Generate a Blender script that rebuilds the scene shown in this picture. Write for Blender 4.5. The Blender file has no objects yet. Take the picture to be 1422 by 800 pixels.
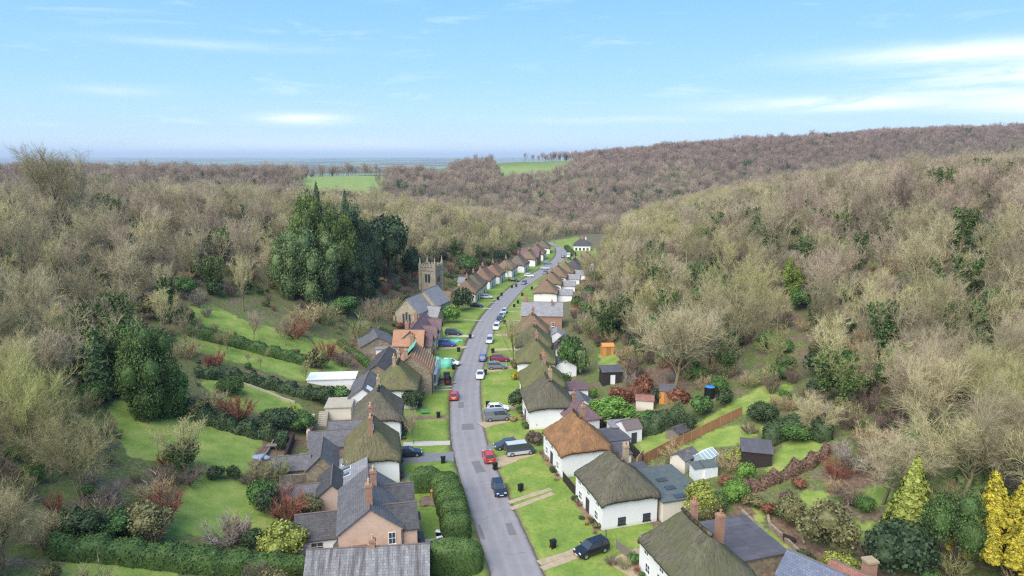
import bpy, math, random
import numpy as np
from math import radians, sin, cos, pi, tan, atan2, hypot, sqrt
from mathutils import Vector, Matrix
S = bpy.context.scene
COL = S.collection
RND = random.Random(7)

# ------------------------------------------------------------------ camera
CAM_H, PITCH, FPX = 48.0, radians(10.93), 948.0
cd = bpy.data.cameras.new('camera'); cd.lens = 24.0; cd.sensor_width = 36.0
cd.clip_start = 0.5; cd.clip_end = 80000
cam = bpy.data.objects.new('camera', cd); COL.objects.link(cam)
cam.location = (0, 0, CAM_H); cam.rotation_euler = (pi/2 - PITCH, 0, 0)
S.camera = cam

# ------------------------------------------------------------------ terrain
KY = [-400, 0, 40, 71.7, 88.4, 107.8, 128.3, 141.5, 157.5, 177, 204, 229, 261, 290, 325, 359, 381, 400, 424, 480, 700]
KX = [120, 18, 7.5, .7, -3.1, -7.2, -9.3, -9.9, -9.5, -8.7, -6.4, -3, 1.9, 8.7, 17.6, 25.6, 28, 28.6, 33, 50, 130]
def _smooth_table():
    ys = np.arange(-400, 701, 2.0); xs = np.interp(ys, KY, KX)
    k = np.exp(-np.linspace(-2, 2, 13)**2); k /= k.sum()
    xp = np.pad(xs, 6, mode='edge'); xs = np.convolve(xp, k, 'valid')
    return ys, xs
TY, TX = _smooth_table()
def xc(y): return np.interp(y, TY, TX)
def sstep(a, b, x):
    t = np.clip((x-a)/(b-a), 0, 1); return t*t*(3-2*t)
def zs(y): return -5.0*np.clip((np.asarray(y, float)-190)/150, 0, 1)**1.0 if False else -5.0*sstep(175, 355, np.asarray(y, float))
def vnoise(x, y, s, seed=0):
    # smooth sine noise
    x = np.asarray(x, float)/s; y = np.asarray(y, float)/s
    return (np.sin(1.3*x+2.1*y+seed)+np.sin(2.3*x-1.1*y+1.7*seed+1)+np.sin(-0.7*x+2.9*y+2.3*seed+2)+np.sin(3.1*x+0.6*y+seed*.7+4))/4
LS = [0, 18, 22, 34, 60, 110, 150, 250, 400]; LZ = [0, 0, .5, 3.2, 11.5, 23.5, 26, 25.5, 24]
RS = [0, 19, 24, 36, 60, 100, 150, 200, 300, 500]; RZ = [0, 0, .4, 2.2, 8.5, 21, 34, 38.5, 42, 45]
LS2 = [0, 20, 25, 47, 80, 120, 160, 250, 400]; LZ2 = [0, 0, .8, 11, 21, 26, 27.5, 27, 25]
RS2 = [0, 20, 25, 46, 70, 100, 150, 200, 300, 500]; RZ2 = [0, 0, .8, 11.5, 19.5, 26.5, 35.5, 39.5, 42.5, 45]
def H(x, y):
    x = np.asarray(x, float); y = np.asarray(y, float)
    d = x - xc(np.clip(y, -400, 700))
    s = np.abs(d)
    mf = sstep(120, 215, y)
    side = np.where(d < 0, np.interp(s, LS, LZ)*(1-mf)+np.interp(s, LS2, LZ2)*mf, np.interp(s, RS, RZ)*(1-mf)+np.interp(s, RS2, RZ2)*mf)
    # spur ends fall into the cross valley beyond the street
    yc = 640+0.30*np.clip(x, -300, 700)
    carve = np.exp(-(np.abs(y-yc)/np.where(y < yc, 145, 150))**2.2) * sstep(-420, -60, x)
    base = zs(y)
    near = base + side
    ridge_h = 22 + 12*sstep(-330, -90, x) + 0.066*np.clip(x, -50, 780) + 6*vnoise(x, y, 260, 3) + 5*vnoise(x, y, 120, 7)
    fb = 24 - 9*sstep(-220, -60, x)
    far = fb + (ridge_h-fb)*sstep(820, 1180, y)
    m = sstep(480, 700, y)
    z = near*(1-m) + far*m
    z = z*(1-carve) - 24*carve
    # plateau sinks to the distant plain
    fall = sstep(1000, 2300, y - 1.1*np.clip(x, -300, 900)) 
    z = z*(1-fall) + (-34 + 3*vnoise(x, y, 900, 1))*fall
    # low hills on the horizon
    z = z + (34+14*vnoise(x, y, 2500, 5))*sstep(9000, 15000, y)
    # small bumps away from the street
    z = z + (0.5*vnoise(x, y, 9, 2)+1.3*vnoise(x, y, 31, 6))*sstep(26, 75, s)
    return z
def ground(x, y):
    """height of what you stand on (lawns and road lie over the ground sheet)"""
    return float(H(x, y))
def ray(px, py):
    u = (px-711)/FPX; v = (py-400)/FPX
    return u, cos(PITCH)-v*sin(PITCH), -sin(PITCH)-v*cos(PITCH)
def P(px, py, h=0.0):
    """first point of the ground (raised by h) seen along one direction of view"""
    dx, dy, dz = ray(px, py)
    t = np.concatenate([np.arange(30, 420, .25), np.arange(420, 3000, 2)])
    zz = CAM_H + dz*t - H(dx*t, dy*t) - h
    k = np.argmax(zz < 0)
    if zz[k] >= 0: k = len(t)-1
    a, b = t[max(k-1, 0)], t[k]
    za, zb = zz[max(k-1, 0)], zz[k]
    tt = a + (b-a)*za/(za-zb) if za != zb else a
    return Vector((dx*tt, dy*tt, float(H(dx*tt, dy*tt))))
def project(x, y, z):
    dz = z-CAM_H
    dep = y*cos(PITCH) - dz*sin(PITCH); up = y*sin(PITCH) + dz*cos(PITCH)
    return 711+FPX*x/dep, 400-FPX*up/dep, dep
def depth_at(p): return p.y*cos(PITCH)-(p.z-CAM_H)*sin(PITCH)
def street_dir(y):
    """heading of the street at y: angle about z of its forward direction from +Y"""
    return -atan2(float(xc(y+4)-xc(y-4)), 8.0)

# ------------------------------------------------------------------ mesh helpers
def mesh_np(name, v, f, mat=None, smooth=False):
    """fast mesh from arrays; f is an (n,k) array or a list of such arrays"""
    me = bpy.data.meshes.new(name)
    v = np.asarray(v, np.float32)
    fs = f if isinstance(f, list) else [f]
    fs = [np.asarray(a, np.int32) for a in fs if len(a)]
    loops = np.concatenate([a.ravel() for a in fs])
    tot = np.concatenate([np.full(len(a), a.shape[1], np.int32) for a in fs])
    st = np.concatenate([[0], np.cumsum(tot)[:-1]]).astype(np.int32)
    me.vertices.add(len(v)); me.vertices.foreach_set('co', v.ravel())
    me.loops.add(len(loops)); me.loops.foreach_set('vertex_index', loops)
    me.polygons.add(len(tot)); me.polygons.foreach_set('loop_start', st); me.polygons.foreach_set('loop_total', tot)
    if smooth: me.polygons.foreach_set('use_smooth', np.ones(len(tot), bool))
    me.update(calc_edges=True)
    if mat: me.materials.append(mat)
    return me
def link(name, data, parent=None, loc=(0, 0, 0), rz=0):
    o = bpy.data.objects.new(name, data); COL.objects.link(o)
    o.location = loc; o.rotation_euler = (0, 0, rz)
    if parent: o.parent = parent
    return o
def tag(o, label=None, cat=None, group=None, kind=None):
    if label: o['label'] = label
    if cat: o['category'] = cat
    if group: o['group'] = group
    if kind: o['kind'] = kind
    return o
def empty(name, loc, rz=0, label=None, cat=None, group=None):
    o = bpy.data.objects.new(name, None); COL.objects.link(o)
    o.location = loc; o.rotation_euler = (0, 0, rz); o.empty_display_size = .3
    return tag(o, label, cat, group)
def copy_tree(o, parent=None):
    c = o.copy(); COL.objects.link(c)
    if parent: c.parent = parent
    for ch in list(o.children): copy_tree(ch, c)
    return c
class MB:
    """collects polygons; build() links them as ONE mesh object with metre UVs"""
    def __init__(s): s.v = []; s.f = []
    def poly(s, pts):
        n = len(s.v); s.v += [tuple(p) for p in pts]; s.f.append(list(range(n, n+len(pts)))); return s
    def box(s, x0, x1, y0, y1, z0, z1):
        n = len(s.v)
        s.v += [(x0,y0,z0),(x1,y0,z0),(x1,y1,z0),(x0,y1,z0),(x0,y0,z1),(x1,y0,z1),(x1,y1,z1),(x0,y1,z1)]
        s.f += [[n+i for i in q] for q in ((3,2,1,0),(4,5,6,7),(0,1,5,4),(1,2,6,5),(2,3,7,6),(3,0,4,7))]
        return s
    def cyl(s, x, y, z0, z1, r0, r1=None, n=10, cap=True):
        r1 = r0 if r1 is None else r1; k = len(s.v)
        for z, r in ((z0, r0), (z1, r1)):
            s.v += [(x+r*cos(2*pi*i/n), y+r*sin(2*pi*i/n), z) for i in range(n)]
        s.f += [[k+i, k+(i+1) % n, k+n+(i+1) % n, k+n+i] for i in range(n)]
        if cap: s.f += [[k+n+i for i in range(n)], [k+n-1-i for i in range(n)]]
        return s
    def bar(s, a, b, r, n=6):
        a = Vector(a); b = Vector(b); d = (b-a).normalized()
        u = d.cross(Vector((0, 0, 1)));  u = u.normalized() if u.length > 1e-3 else Vector((1, 0, 0))
        w = d.cross(u); k = len(s.v)
        for p in (a, b): s.v += [tuple(p + r*(u*cos(2*pi*i/n)+w*sin(2*pi*i/n))) for i in range(n)]
        s.f += [[k+i, k+(i+1) % n, k+n+(i+1) % n, k+n+i] for i in range(n)] + [[k+n+i for i in range(n)], [k+n-1-i for i in range(n)]]
        return s
    def prism(s, pts, y0, y1):
        """polygon in x,z pushed along y"""
        n = len(pts); k = len(s.v)
        s.v += [(p[0], y0, p[1]) for p in pts] + [(p[0], y1, p[1]) for p in pts]
        s.f += [[k+i for i in range(n)], [k+2*n-1-i for i in range(n)]] + [[k+i, k+n+i, k+n+(i+1) % n, k+(i+1) % n] for i in range(n)]
        return s
    def move(s, M, start=0):
        for i in range(start, len(s.v)): s.v[i] = tuple(M @ Vector(s.v[i]))
        return s
    def build(s, name, mat, parent=None, loc=(0, 0, 0), rz=0, smooth=False, bevel=0):
        me = bpy.data.meshes.new(name); me.from_pydata(s.v, [], s.f); me.materials.append(mat)
        import bmesh
        bm = bmesh.new(); bm.from_mesh(me); bmesh.ops.recalc_face_normals(bm, faces=bm.faces)
        uv = bm.loops.layers.uv.new('UVMap')
        for f in bm.faces:
            n = f.normal
            t = Vector((0, 0, 1)).cross(n)
            t = t.normalized() if t.length > .05 else Vector((1, 0, 0))
            b = n.cross(t)
            for l in f.loops: l[uv].uv = (l.vert.co.dot(t), l.vert.co.dot(b))
            f.smooth = smooth
        bm.to_mesh(me); bm.free()
        o = link(name, me, parent, loc, rz)
        if bevel:
            m = o.modifiers.new('bevel', 'BEVEL'); m.width = bevel; m.segments = 2; m.limit_method = 'ANGLE'
        return o

# ------------------------------------------------------------------ materials
def new_mat(name, rough=.8, spec=.3):
    m = bpy.data.materials.new(name); m.use_nodes = True
    nt = m.node_tree; b = nt.nodes['Principled BSDF']
    b.inputs['Roughness'].default_value = rough
    b.inputs['Specular IOR Level'].default_value = spec
    return m, nt, b
def N(nt, t, **kw):
    n = nt.nodes.new(t)
    for k, v in kw.items():
        if k.startswith('i_'):
            n.inputs[int(k[2:]) if k[2:].isdigit() else k[2:].replace('_', ' ')].default_value = v
        else: setattr(n, k, v)
    return n
def mixc(nt, fac, a, b, mode='MIX'):
    n = nt.nodes.new('ShaderNodeMix'); n.data_type = 'RGBA'; n.blend_type = mode
    for sock, val in ((n.inputs[0], fac), (n.inputs[6], a), (n.inputs[7], b)):
        if hasattr(val, 'is_output') or isinstance(val, bpy.types.NodeSocket): nt.links.new(val, sock)
        elif isinstance(val, (int, float)): sock.default_value = val
        else: sock.default_value = (*val[:3], 1)
    return n.outputs[2]
def math_(nt, op, a, b=0.0, clamp=False):
    n = nt.nodes.new('ShaderNodeMath'); n.operation = op; n.use_clamp = clamp
    for i, val in ((0, a), (1, b)):
        if isinstance(val, bpy.types.NodeSocket): nt.links.new(val, n.inputs[i])
        else: n.inputs[i].default_value = val
    return n.outputs[0]
def noise(nt, vec, scale, detail=4, rough=.55, dist=0):
    n = N(nt, 'ShaderNodeTexNoise'); n.inputs['Scale'].default_value = scale; n.inputs['Detail'].default_value = detail
    n.inputs['Roughness'].default_value = rough; n.inputs['Distortion'].default_value = dist
    if vec is not None: nt.links.new(vec, n.inputs['Vector'])
    return n.outputs['Fac']
def ramp(nt, fac, stops):
    n = N(nt, 'ShaderNodeValToRGB'); e = n.color_ramp.elements
    while len(e) < len(stops): e.new(.5)
    for el, (p, c) in zip(e, stops):
        el.position = p; el.color = (*c, 1) if len(c) == 3 else c
    nt.links.new(fac, n.inputs[0]); return n.outputs[0]
def sharp(nt, fac, lo, hi):
    n = N(nt, 'ShaderNodeMapRange'); n.inputs[1].default_value = lo; n.inputs[2].default_value = hi; n.clamp = True
    nt.links.new(fac, n.inputs[0]); return n.outputs[0]
def coords(nt, which='Object', scale=None):
    t = N(nt, 'ShaderNodeTexCoord').outputs[which]
    if scale:
        m = N(nt, 'ShaderNodeMapping'); m.inputs['Scale'].default_value = scale; nt.links.new(t, m.inputs['Vector']); t = m.outputs[0]
    return t
def bump(nt, b, h, strength=.4, dist=.05):
    n = N(nt, 'ShaderNodeBump'); n.inputs['Strength'].default_value = strength; n.inputs['Distance'].default_value = dist
    nt.links.new(h, n.inputs['Height']); nt.links.new(n.outputs[0], b.inputs['Normal'])
def setc(nt, b, c): nt.links.new(c, b.inputs['Base Color'])
_plain = {}
def plain(name, c, rough=.6, metal=0, var=.25, scale=3, spec=.3):
    """one colour broken up by a little dirt"""
    if name in _plain: return _plain[name]
    m, nt, b = new_mat(name, rough, spec); b.inputs['Metallic'].default_value = metal
    f = noise(nt, coords(nt), scale, 5)
    setc(nt, b, mixc(nt, f, [x*(1-var) for x in c], [min(1, x*(1+var)) for x in c]))
    _plain[name] = m; return m
_fol = {}
def foliage(name, dark, light, big=.9, tint=None):
    """leaf colour differs leaf by leaf and clump by clump; plants differ from each other"""
    if name in _fol: return _fol[name]
    m, nt, b = new_mat(name, .65, .25)
    g = N(nt, 'ShaderNodeNewGeometry'); oi = N(nt, 'ShaderNodeObjectInfo')
    f1 = noise(nt, coords(nt), big, 3)
    f = math_(nt, 'ADD', math_(nt, 'MULTIPLY', g.outputs['Random Per Island'], .6), math_(nt, 'MULTIPLY', sharp(nt, f1, .3, .7), .4))
    c = mixc(nt, f, dark, light)
    if tint: c = mixc(nt, math_(nt, 'MULTIPLY', oi.outputs['Random'], .8), c, tint)
    setc(nt, b, c)
    _fol[name] = m; return m
# ------------------------------------------------------------------ world light
SUN_EL, SUN_AZ = radians(48), radians(215)     # azimuth clockwise from +Y
w = bpy.data.worlds.new('World'); S.world = w; w.use_nodes = True
nt = w.node_tree; nt.nodes.clear()
out = N(nt, 'ShaderNodeOutputWorld'); bg = N(nt, 'ShaderNodeBackground')
sky = N(nt, 'ShaderNodeTexSky'); sky.sky_type = 'NISHITA'; sky.sun_disc = False
sky.sun_elevation = SUN_EL; sky.sun_rotation = SUN_AZ; sky.altitude = 100; sky.air_density = 1.0; sky.dust_density = .6; sky.ozone_density = 2.0
tc = N(nt, 'ShaderNodeTexCoord').outputs['Generated']
sx = N(nt, 'ShaderNodeSeparateXYZ'); nt.links.new(tc, sx.inputs[0])
az = math_(nt, 'ARCTAN2', sx.outputs[0], sx.outputs[1]); el = math_(nt, 'ARCSINE', sx.outputs[2])
# thin high cloud: streaks stretched along the horizon
cm = N(nt, 'ShaderNodeCombineXYZ'); nt.links.new(math_(nt, 'MULTIPLY', az, 5.0), cm.inputs[0]); nt.links.new(math_(nt, 'MULTIPLY', el, 34.0), cm.inputs[1])
n1 = noise(nt, cm.outputs[0], 1.1, 7, .62, .6)
wisps = math_(nt, 'MULTIPLY', sharp(nt, n1, .56, .82), .4)
def streak(a0, e0, wa, we, k):
    da = math_(nt, 'DIVIDE', math_(nt, 'SUBTRACT', az, a0), wa); de = math_(nt, 'DIVIDE', math_(nt, 'SUBTRACT', el, e0), we)
    r = math_(nt, 'ADD', math_(nt, 'MULTIPLY', da, da), math_(nt, 'MULTIPLY', de, de))
    g = math_(nt, 'POWER', 2.718, math_(nt, 'MULTIPLY', r, -1.0))
    return math_(nt, 'MULTIPLY', g, k)
tot = wisps
for a in [(-.285, .050, .06, .008, 1.0), (.58, .118, .15, .014, 1.0), (.64, .092, .14, .020, 1.0), (.45, .066, .14, .009, 1.0), (.66, .062, .12, .018, 1.0), (.60, .075, .12, .008, .9),
          (-.25, .012, .3, .012, .45), (.15, .05, .12, .005, .35), (-.16, .214, .03, .008, .5), (-.5, .08, .05, .006, .35), (-.39, .14, .12, .006, .3)]:
    nn = math_(nt, 'MULTIPLY', streak(*a), sharp(nt, n1, .30, .55))
    tot = math_(nt, 'MAXIMUM', tot, nn)
grad = ramp(nt, math_(nt, 'MULTIPLY', el, 1/.5, True), [(0, (.58, .75, .88)), (.08, (.42, .66, .87)), (.2, (.31, .59, .87)), (.45, (.205, .49, .85)), (1, (.12, .36, .74))])
skyc = mixc(nt, .85, sky.outputs[0], mixc(nt, 1.0, grad, (6.9, 6.85, 6.95), 'MULTIPLY'))
cloudy = mixc(nt, tot, skyc, (6.3, 6.8, 7.0))
nt.links.new(cloudy, bg.inputs[0]); bg.inputs[1].default_value = .1
nt.links.new(bg.outputs[0], out.inputs[0])
sd = bpy.data.lights.new('sun', 'SUN'); sd.energy = 3.1; sd.angle = radians(60); sd.color = (1, .955, .87)
sun = bpy.data.objects.new('sun', sd); COL.objects.link(sun)
sun.rotation_euler = (pi/2-SUN_EL, 0, -SUN_AZ + pi) ; sun.location = (0, -50, 200)
dirv = Vector((sin(SUN_AZ)*cos(SUN_EL), cos(SUN_AZ)*cos(SUN_EL), sin(SUN_EL)))
sun.rotation_euler = dirv.to_track_quat('Z', 'Y').to_euler()
S.view_settings.view_transform = 'Standard'; S.view_settings.look = 'None'; S.view_settings.gamma = 1; S.view_settings.exposure = 0.92
S.cycles.use_denoising = False; S.cycles.pixel_filter_type = 'BLACKMAN_HARRIS'; S.cycles.filter_width = 1.25
S.cycles.max_bounces = 6; S.cycles.diffuse_bounces = 3; S.cycles.glossy_bounces = 2; S.cycles.transmission_bounces = 2; S.cycles.volume_bounces = 0
S.cycles.use_adaptive_sampling = True

# ------------------------------------------------------------------ ground sheet
def in_poly(x, y, poly):
    r = np.zeros(x.shape, bool); n = len(poly)
    for i in range(n):
        x0, y0 = poly[i][:2]; x1, y1 = poly[(i+1) % n][:2]
        c = (y0 > y) != (y1 > y)
        with np.errstate(divide='ignore', invalid='ignore'):
            r ^= c & (x < (x1-x0)*(y-y0)/(y1-y0+1e-12)+x0)
    return r
LAWN_PX = [
 [(166,562),(215,566),(262,574),(345,592),(352,612),(333,652),(290,657),(240,642),(190,630),(170,600)],
 [(275,664),(352,676),(385,708),(372,735),(300,742),(236,742),(250,700)],
 [(88,815),(104,772),(244,780),(232,815)],
 [(262,430),(300,428),(345,448),(400,462),(432,478),(428,492),(380,482),(300,456),(268,447)],
 [(255,470),(300,464),(350,484),(432,512),(422,528),(350,508),(290,492),(262,484)],
 [(285,532),(345,528),(412,562),(404,584),(352,572),(300,552)],
 [(432,470),(470,474),(482,488),(448,492)],[(443,505),(480,498),(486,510),(455,522)],
 [(880,618),(928,598),(956,606),(900,634)],
 [(964,592),(1055,540),(1092,538),(1085,552),(1012,584),(975,596)],
 [(942,628),(985,602),(1040,588),(1070,594),(1030,614),(985,624),(960,642)],
 [(1062,652),(1088,618),(1128,604),(1148,612),(1128,634),(1080,662)],
 [(1092,700),(1118,680),(1148,688),(1140,704),(1112,728)],
 [(1048,706),(1062,704),(1062,730),(1092,756),(1122,790),(1108,786),(1074,760),(1052,738)],
 [(832,494),(856,494),(858,516),(836,516)],
 [(1180,684),(1236,672),(1232,704),(1190,706)],[(1178,728),(1206,724),(1202,750),(1180,748)],
 [(620,330),(660,326),(668,345),(630,350)],[(745,340),(800,330),(812,342),(760,350)]]
SOIL_PX = [
 [(345,600),(400,592),(420,612),(388,668),(332,652),(352,612)],
 [(1020,700),(1050,700),(1075,760),(1110,800),(1060,800),(1010,740)],
 [(1065,706),(1100,730),(1150,770),(1120,790),(1080,750)],
 [(400,500),(470,470),(520,480),(500,510),(430,520)],
 [(860,520),(930,505),(960,540),(900,560)],[(1140,650),(1230,640),(1235,672),(1150,690)]]
FIELD_A = [(-15, 900), (55, 915), (95, 1050), (100, 1150), (-30, 1130)]
FIELD_B = [(-190, 620), (-140, 640), (-155, 900), (-270, 900)]
def _grow(p, k=1.13):
    cx_ = sum(q[0] for q in p)/len(p); cy_ = sum(q[1] for q in p)/len(p)
    return [(cx_+(x-cx_)*k, cy_+(y-cy_)*k) for x, y in p]
LAWN_PX = [_grow(p) for p in LAWN_PX]
def build_ground():
    a1 = np.concatenate([np.linspace(-180, -52, 26, endpoint=False), np.linspace(-52, -42, 20, endpoint=False), np.linspace(-42, 42, 420, endpoint=False),
                         np.linspace(42, 52, 20, endpoint=False), np.linspace(52, 180, 26, endpoint=False)])
    a1 = np.radians(a1); na = len(a1)
    r = np.concatenate([[4, 10, 18, 26, 32], np.geomspace(37, 420, 430), np.geomspace(424, 60000, 190)[1:]])
    R, A = np.meshgrid(r, a1, indexing='ij')
    X = R*np.sin(A); Y = R*np.cos(A); Z = H(X, Y)
    d = np.abs(X-xc(np.clip(Y, -400, 700)))
    Z -= .3*(1-sstep(18.5, 20.5, d))*(1-sstep(396, 402, Y))     # the lawns and the road lie in this shallow bed
    v = np.stack([X.ravel(), Y.ravel(), Z.ravel()], 1)
    i = np.arange(len(r)-1)[:, None]*na; j = np.arange(na)[None]; j2 = (j+1) % na
    q = np.stack([(i+j).ravel(), (i+j2).ravel(), (i+na+j2).ravel(), (i+na+j).ravel()], 1)[:, ::-1]
    v = np.vstack([v, [[0, 0, H(0, 0)-.3]]])
    tri = np.array([[len(v)-1, k, (k+1) % na] for k in range(na)])[:, ::-1]
    me = mesh_np('ground', v, [q, tri], None, True)
    wob_x = v[:, 0]+.6*vnoise(v[:, 0], v[:, 1], 2.1, 3)+.25*vnoise(v[:, 0], v[:, 1], .8, 5)
    wob_y = v[:, 1]+.6*vnoise(v[:, 0], v[:, 1], 2.3, 8)+.25*vnoise(v[:, 0], v[:, 1], .9, 1)
    for nm, polys in (('lawn', LAWN_PX), ('soil', SOIL_PX)):
        m = np.zeros(len(v), np.float32)
        for p in polys: m[in_poly(wob_x, wob_y, [P(*q_) for q_ in p])] = 1
        if nm == 'lawn': m[in_poly(v[:, 0], v[:, 1], FIELD_A) | in_poly(v[:, 0], v[:, 1], FIELD_B)] = .6
        at = me.attributes.new(nm, 'FLOAT', 'POINT'); at.data.foreach_set('value', m)
    # fields: the open farmland beyond the woods
    dd = v[:, 0]-xc(np.clip(v[:, 1], -400, 700))
    fld = sstep(1150, 1400, v[:, 1]-v[:, 0]*1.0)
    fld = np.clip(fld, 0, 1)
    fp = in_poly(v[:, 0], v[:, 1], FIELD_A) | in_poly(v[:, 0], v[:, 1], FIELD_B)
    fld[fp] = 1
    gd = (sstep(20, 26, np.abs(dd))*(1-sstep(60, 72, np.abs(dd)))*(1-sstep(185, 230, v[:, 1]))).astype(np.float32)
    at = me.attributes.new('garden', 'FLOAT', 'POINT'); at.data.foreach_set('value', gd)
    at = me.attributes.new('field', 'FLOAT', 'POINT'); at.data.foreach_set('value', fld.astype(np.float32))
    m, nt, b = new_mat('ground', .95, .1)
    co = coords(nt)
    def attr(n): 
        a = N(nt, 'ShaderNodeAttribute'); a.attribute_name = n; return a.outputs['Fac']
    nb = noise(nt, co, .35, 6); nf = noise(nt, co, 2.2, 5, .7); nl = noise(nt, co, .07, 4)
    litter = ramp(nt, nf, [(.25, (.07, .05, .032)), (.5, (.16, .12, .08)), (.75, (.28, .215, .145))])
    rough = ramp(nt, nf, [(.25, (.05, .07, .02)), (.55, (.13, .155, .05)), (.8, (.24, .235, .09))])
    base = mixc(nt, sharp(nt, math_(nt, 'ADD', nb, math_(nt, 'MULTIPLY', attr('garden'), .10)), .47, .64), litter, rough)
    lawnc = ramp(nt, nb, [(.3, (.145, .215, .042)), (.5, (.215, .285, .062)), (.7, (.32, .335, .095))])
    lawnc = mixc(nt, math_(nt, 'MULTIPLY', sharp(nt, nf, .5, .75), .5), lawnc, (.09, .14, .03))
    lawnc = mixc(nt, math_(nt, 'MULTIPLY', sharp(nt, noise(nt, co, .8, 6, .7), .55, .7), .5), lawnc, (.25, .22, .09))
    soil = ramp(nt, nf, [(.25, (.07, .045, .03)), (.55, (.2, .13, .085)), (.8, (.34, .25, .17))])
    c = mixc(nt, attr('soil'), base, soil)
    vo = N(nt, "ShaderNodeTexVoronoi"); vo.inputs['Scale'].default_value = 1.0
    fm = N(nt, 'ShaderNodeMapping'); fm.inputs['Scale'].default_value = (.0020, .0009, 0); fm.inputs['Rotation'].default_value = (0, 0, .35); nt.links.new(co, fm.inputs[0]); nt.links.new(fm.outputs[0], vo.inputs['Vector'])
    fs = N(nt, 'ShaderNodeSeparateColor'); nt.links.new(vo.outputs['Color'], fs.inputs[0])
    fc = ramp(nt, fs.outputs[0], [(0, (.15, .22, .08)), (.3, (.24, .30, .13)), (.5, (.10, .11, .065)), (.62, (.27, .23, .16)), (.75, (.07, .07, .05)), (1, (.17, .20, .10))])
    for e in range(1): pass
    bigw = noise(nt, co, .0011, 4)
    fc = mixc(nt, sharp(nt, bigw, .5, .56), fc, (.055, .06, .042))
    c = mixc(nt, attr('field'), c, fc)
    c = mixc(nt, attr('lawn'), c, lawnc)
    setc(nt, b, c)
    bump(nt, b, nf, .6, .12)
    me.materials.append(m)
    o = link('ground', me); tag(o, kind='structure')
build_ground()

# road and roadside lawns as sheets that follow the street
def ribbon(name, ys, d0, d1, dz, mat, skirt=.25, kind='structure'):
    v = []; f = []; acr = []; K = 17
    for y in ys:
        x = float(xc(y)); a = street_dir(y); nx, ny = cos(a), sin(a)
        za = float(zs(y))+dz
        D0 = d0(y) if callable(d0) else d0; D1 = d1(y) if callable(d1) else d1
        prof = [(D0, za-skirt)]+[(D0+(D1-D0)*k/14, za+.02*(1-abs(k/7-1))) for k in range(15)]+[(D1, za-skirt)]
        for D, z in prof: v.append((x+nx*D, y+ny*D, z)); acr.append(D)
    n = len(ys)
    f = [[K*i+k, K*i+k+1, K*i+k+K+1, K*i+k+K] for i in range(n-1) for k in range(K-1)]
    me = mesh_np(name, v, np.array(f), mat, False)
    at = me.attributes.new('across', 'FLOAT', 'POINT'); at.data.foreach_set('value', np.array(acr, np.float32))
    o = link(name, me); tag(o, kind=kind); return o
m_asph, nt, b = new_mat('asphalt', .75, .35)
co = coords(nt); n1 = noise(nt, co, .5, 5, .6); n2 = noise(nt, co, 14, 3, .7); n3 = noise(nt, coords(nt, 'Object', (1.6, .12, 1)), 1.0, 4)
c = ramp(nt, n1, [(.3, (.255, .225, .22)), (.5, (.28, .248, .242)), (.7, (.305, .27, .262))])
c = mixc(nt, math_(nt, 'MULTIPLY', sharp(nt, n2, .35, .7), .35), c, (.12, .11, .12))
c = mixc(nt, math_(nt, 'MULTIPLY', sharp(nt, n3, .55, .75), .3), c, (.13, .12, .13))
cr = N(nt, 'ShaderNodeTexVoronoi'); cr.feature = 'DISTANCE_TO_EDGE'; cr.inputs['Scale'].default_value = .11; cr.inputs['Randomness'].default_value = 1
wn = N(nt, 'ShaderNodeTexNoise'); wn.inputs['Scale'].default_value = .8; wn.inputs['Detail'].default_value = 4; nt.links.new(co, wn.inputs[0])
wm = N(nt, 'ShaderNodeVectorMath'); wm.operation = 'MULTIPLY_ADD'; nt.links.new(wn.outputs['Color'], wm.inputs[0]); wm.inputs[1].default_value = (2.5, 2.5, 0); nt.links.new(co, wm.inputs[2])
nt.links.new(wm.outputs[0], cr.inputs['Vector'])
crack = math_(nt, 'MULTIPLY', math_(nt, 'SUBTRACT', 1.0, sharp(nt, cr.outputs[0], .002, .009)), sharp(nt, n1, .45, .6))
c = mixc(nt, math_(nt, 'MULTIPLY', crack, .6), c, (.05, .045, .05))
aa = N(nt, 'ShaderNodeAttribute'); aa.attribute_name = 'across'; ab = math_(nt, 'ABSOLUTE', aa.outputs['Fac'])
tr = math_(nt, 'ABSOLUTE', math_(nt, 'SUBTRACT', math_(nt, 'ABSOLUTE', math_(nt, 'SUBTRACT', ab, 1.55)), .75))
c = mixc(nt, math_(nt, 'MULTIPLY', math_(nt, 'SUBTRACT', 1.0, sharp(nt, tr, .05, .5)), .22), c, (.36, .33, .32))
ed = math_(nt, 'ADD', ab, math_(nt, 'MULTIPLY', math_(nt, 'SUBTRACT', noise(nt, co, .9, 5, .7), .5), 1.1))
c = mixc(nt, math_(nt, 'MULTIPLY', sharp(nt, ed, 2.6, 3.1), .75), c, (.13, .10, .075))
setc(nt, b, c); bump(nt, b, n2, .2, .01)
m_grass, nt, b = new_mat('mown grass', .9, .15)
co = coords(nt); n1 = noise(nt, co, .22, 5, .6); n2 = noise(nt, co, 4.5, 5, .75); n3 = noise(nt, co, .7, 6, .65); n4 = noise(nt, co, 1.7, 5, .7)
c = ramp(nt, n1, [(.3, (.145, .22, .038)), (.5, (.205, .285, .052)), (.68, (.31, .33, .08))])
c = mixc(nt, math_(nt, 'MULTIPLY', sharp(nt, n4, .48, .68), .5), c, (.09, .13, .03))
c = mixc(nt, math_(nt, 'MULTIPLY', sharp(nt, n2, .45, .72), .5), c, (.07, .12, .022))
c = mixc(nt, math_(nt, 'MULTIPLY', sharp(nt, n3, .56, .72), .6), c, (.25, .225, .085))
c = mixc(nt, math_(nt, 'MULTIPLY', sharp(nt, noise(nt, co, .33, 5, .6), .64, .72), .7), c, (.19, .14, .08))
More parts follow.
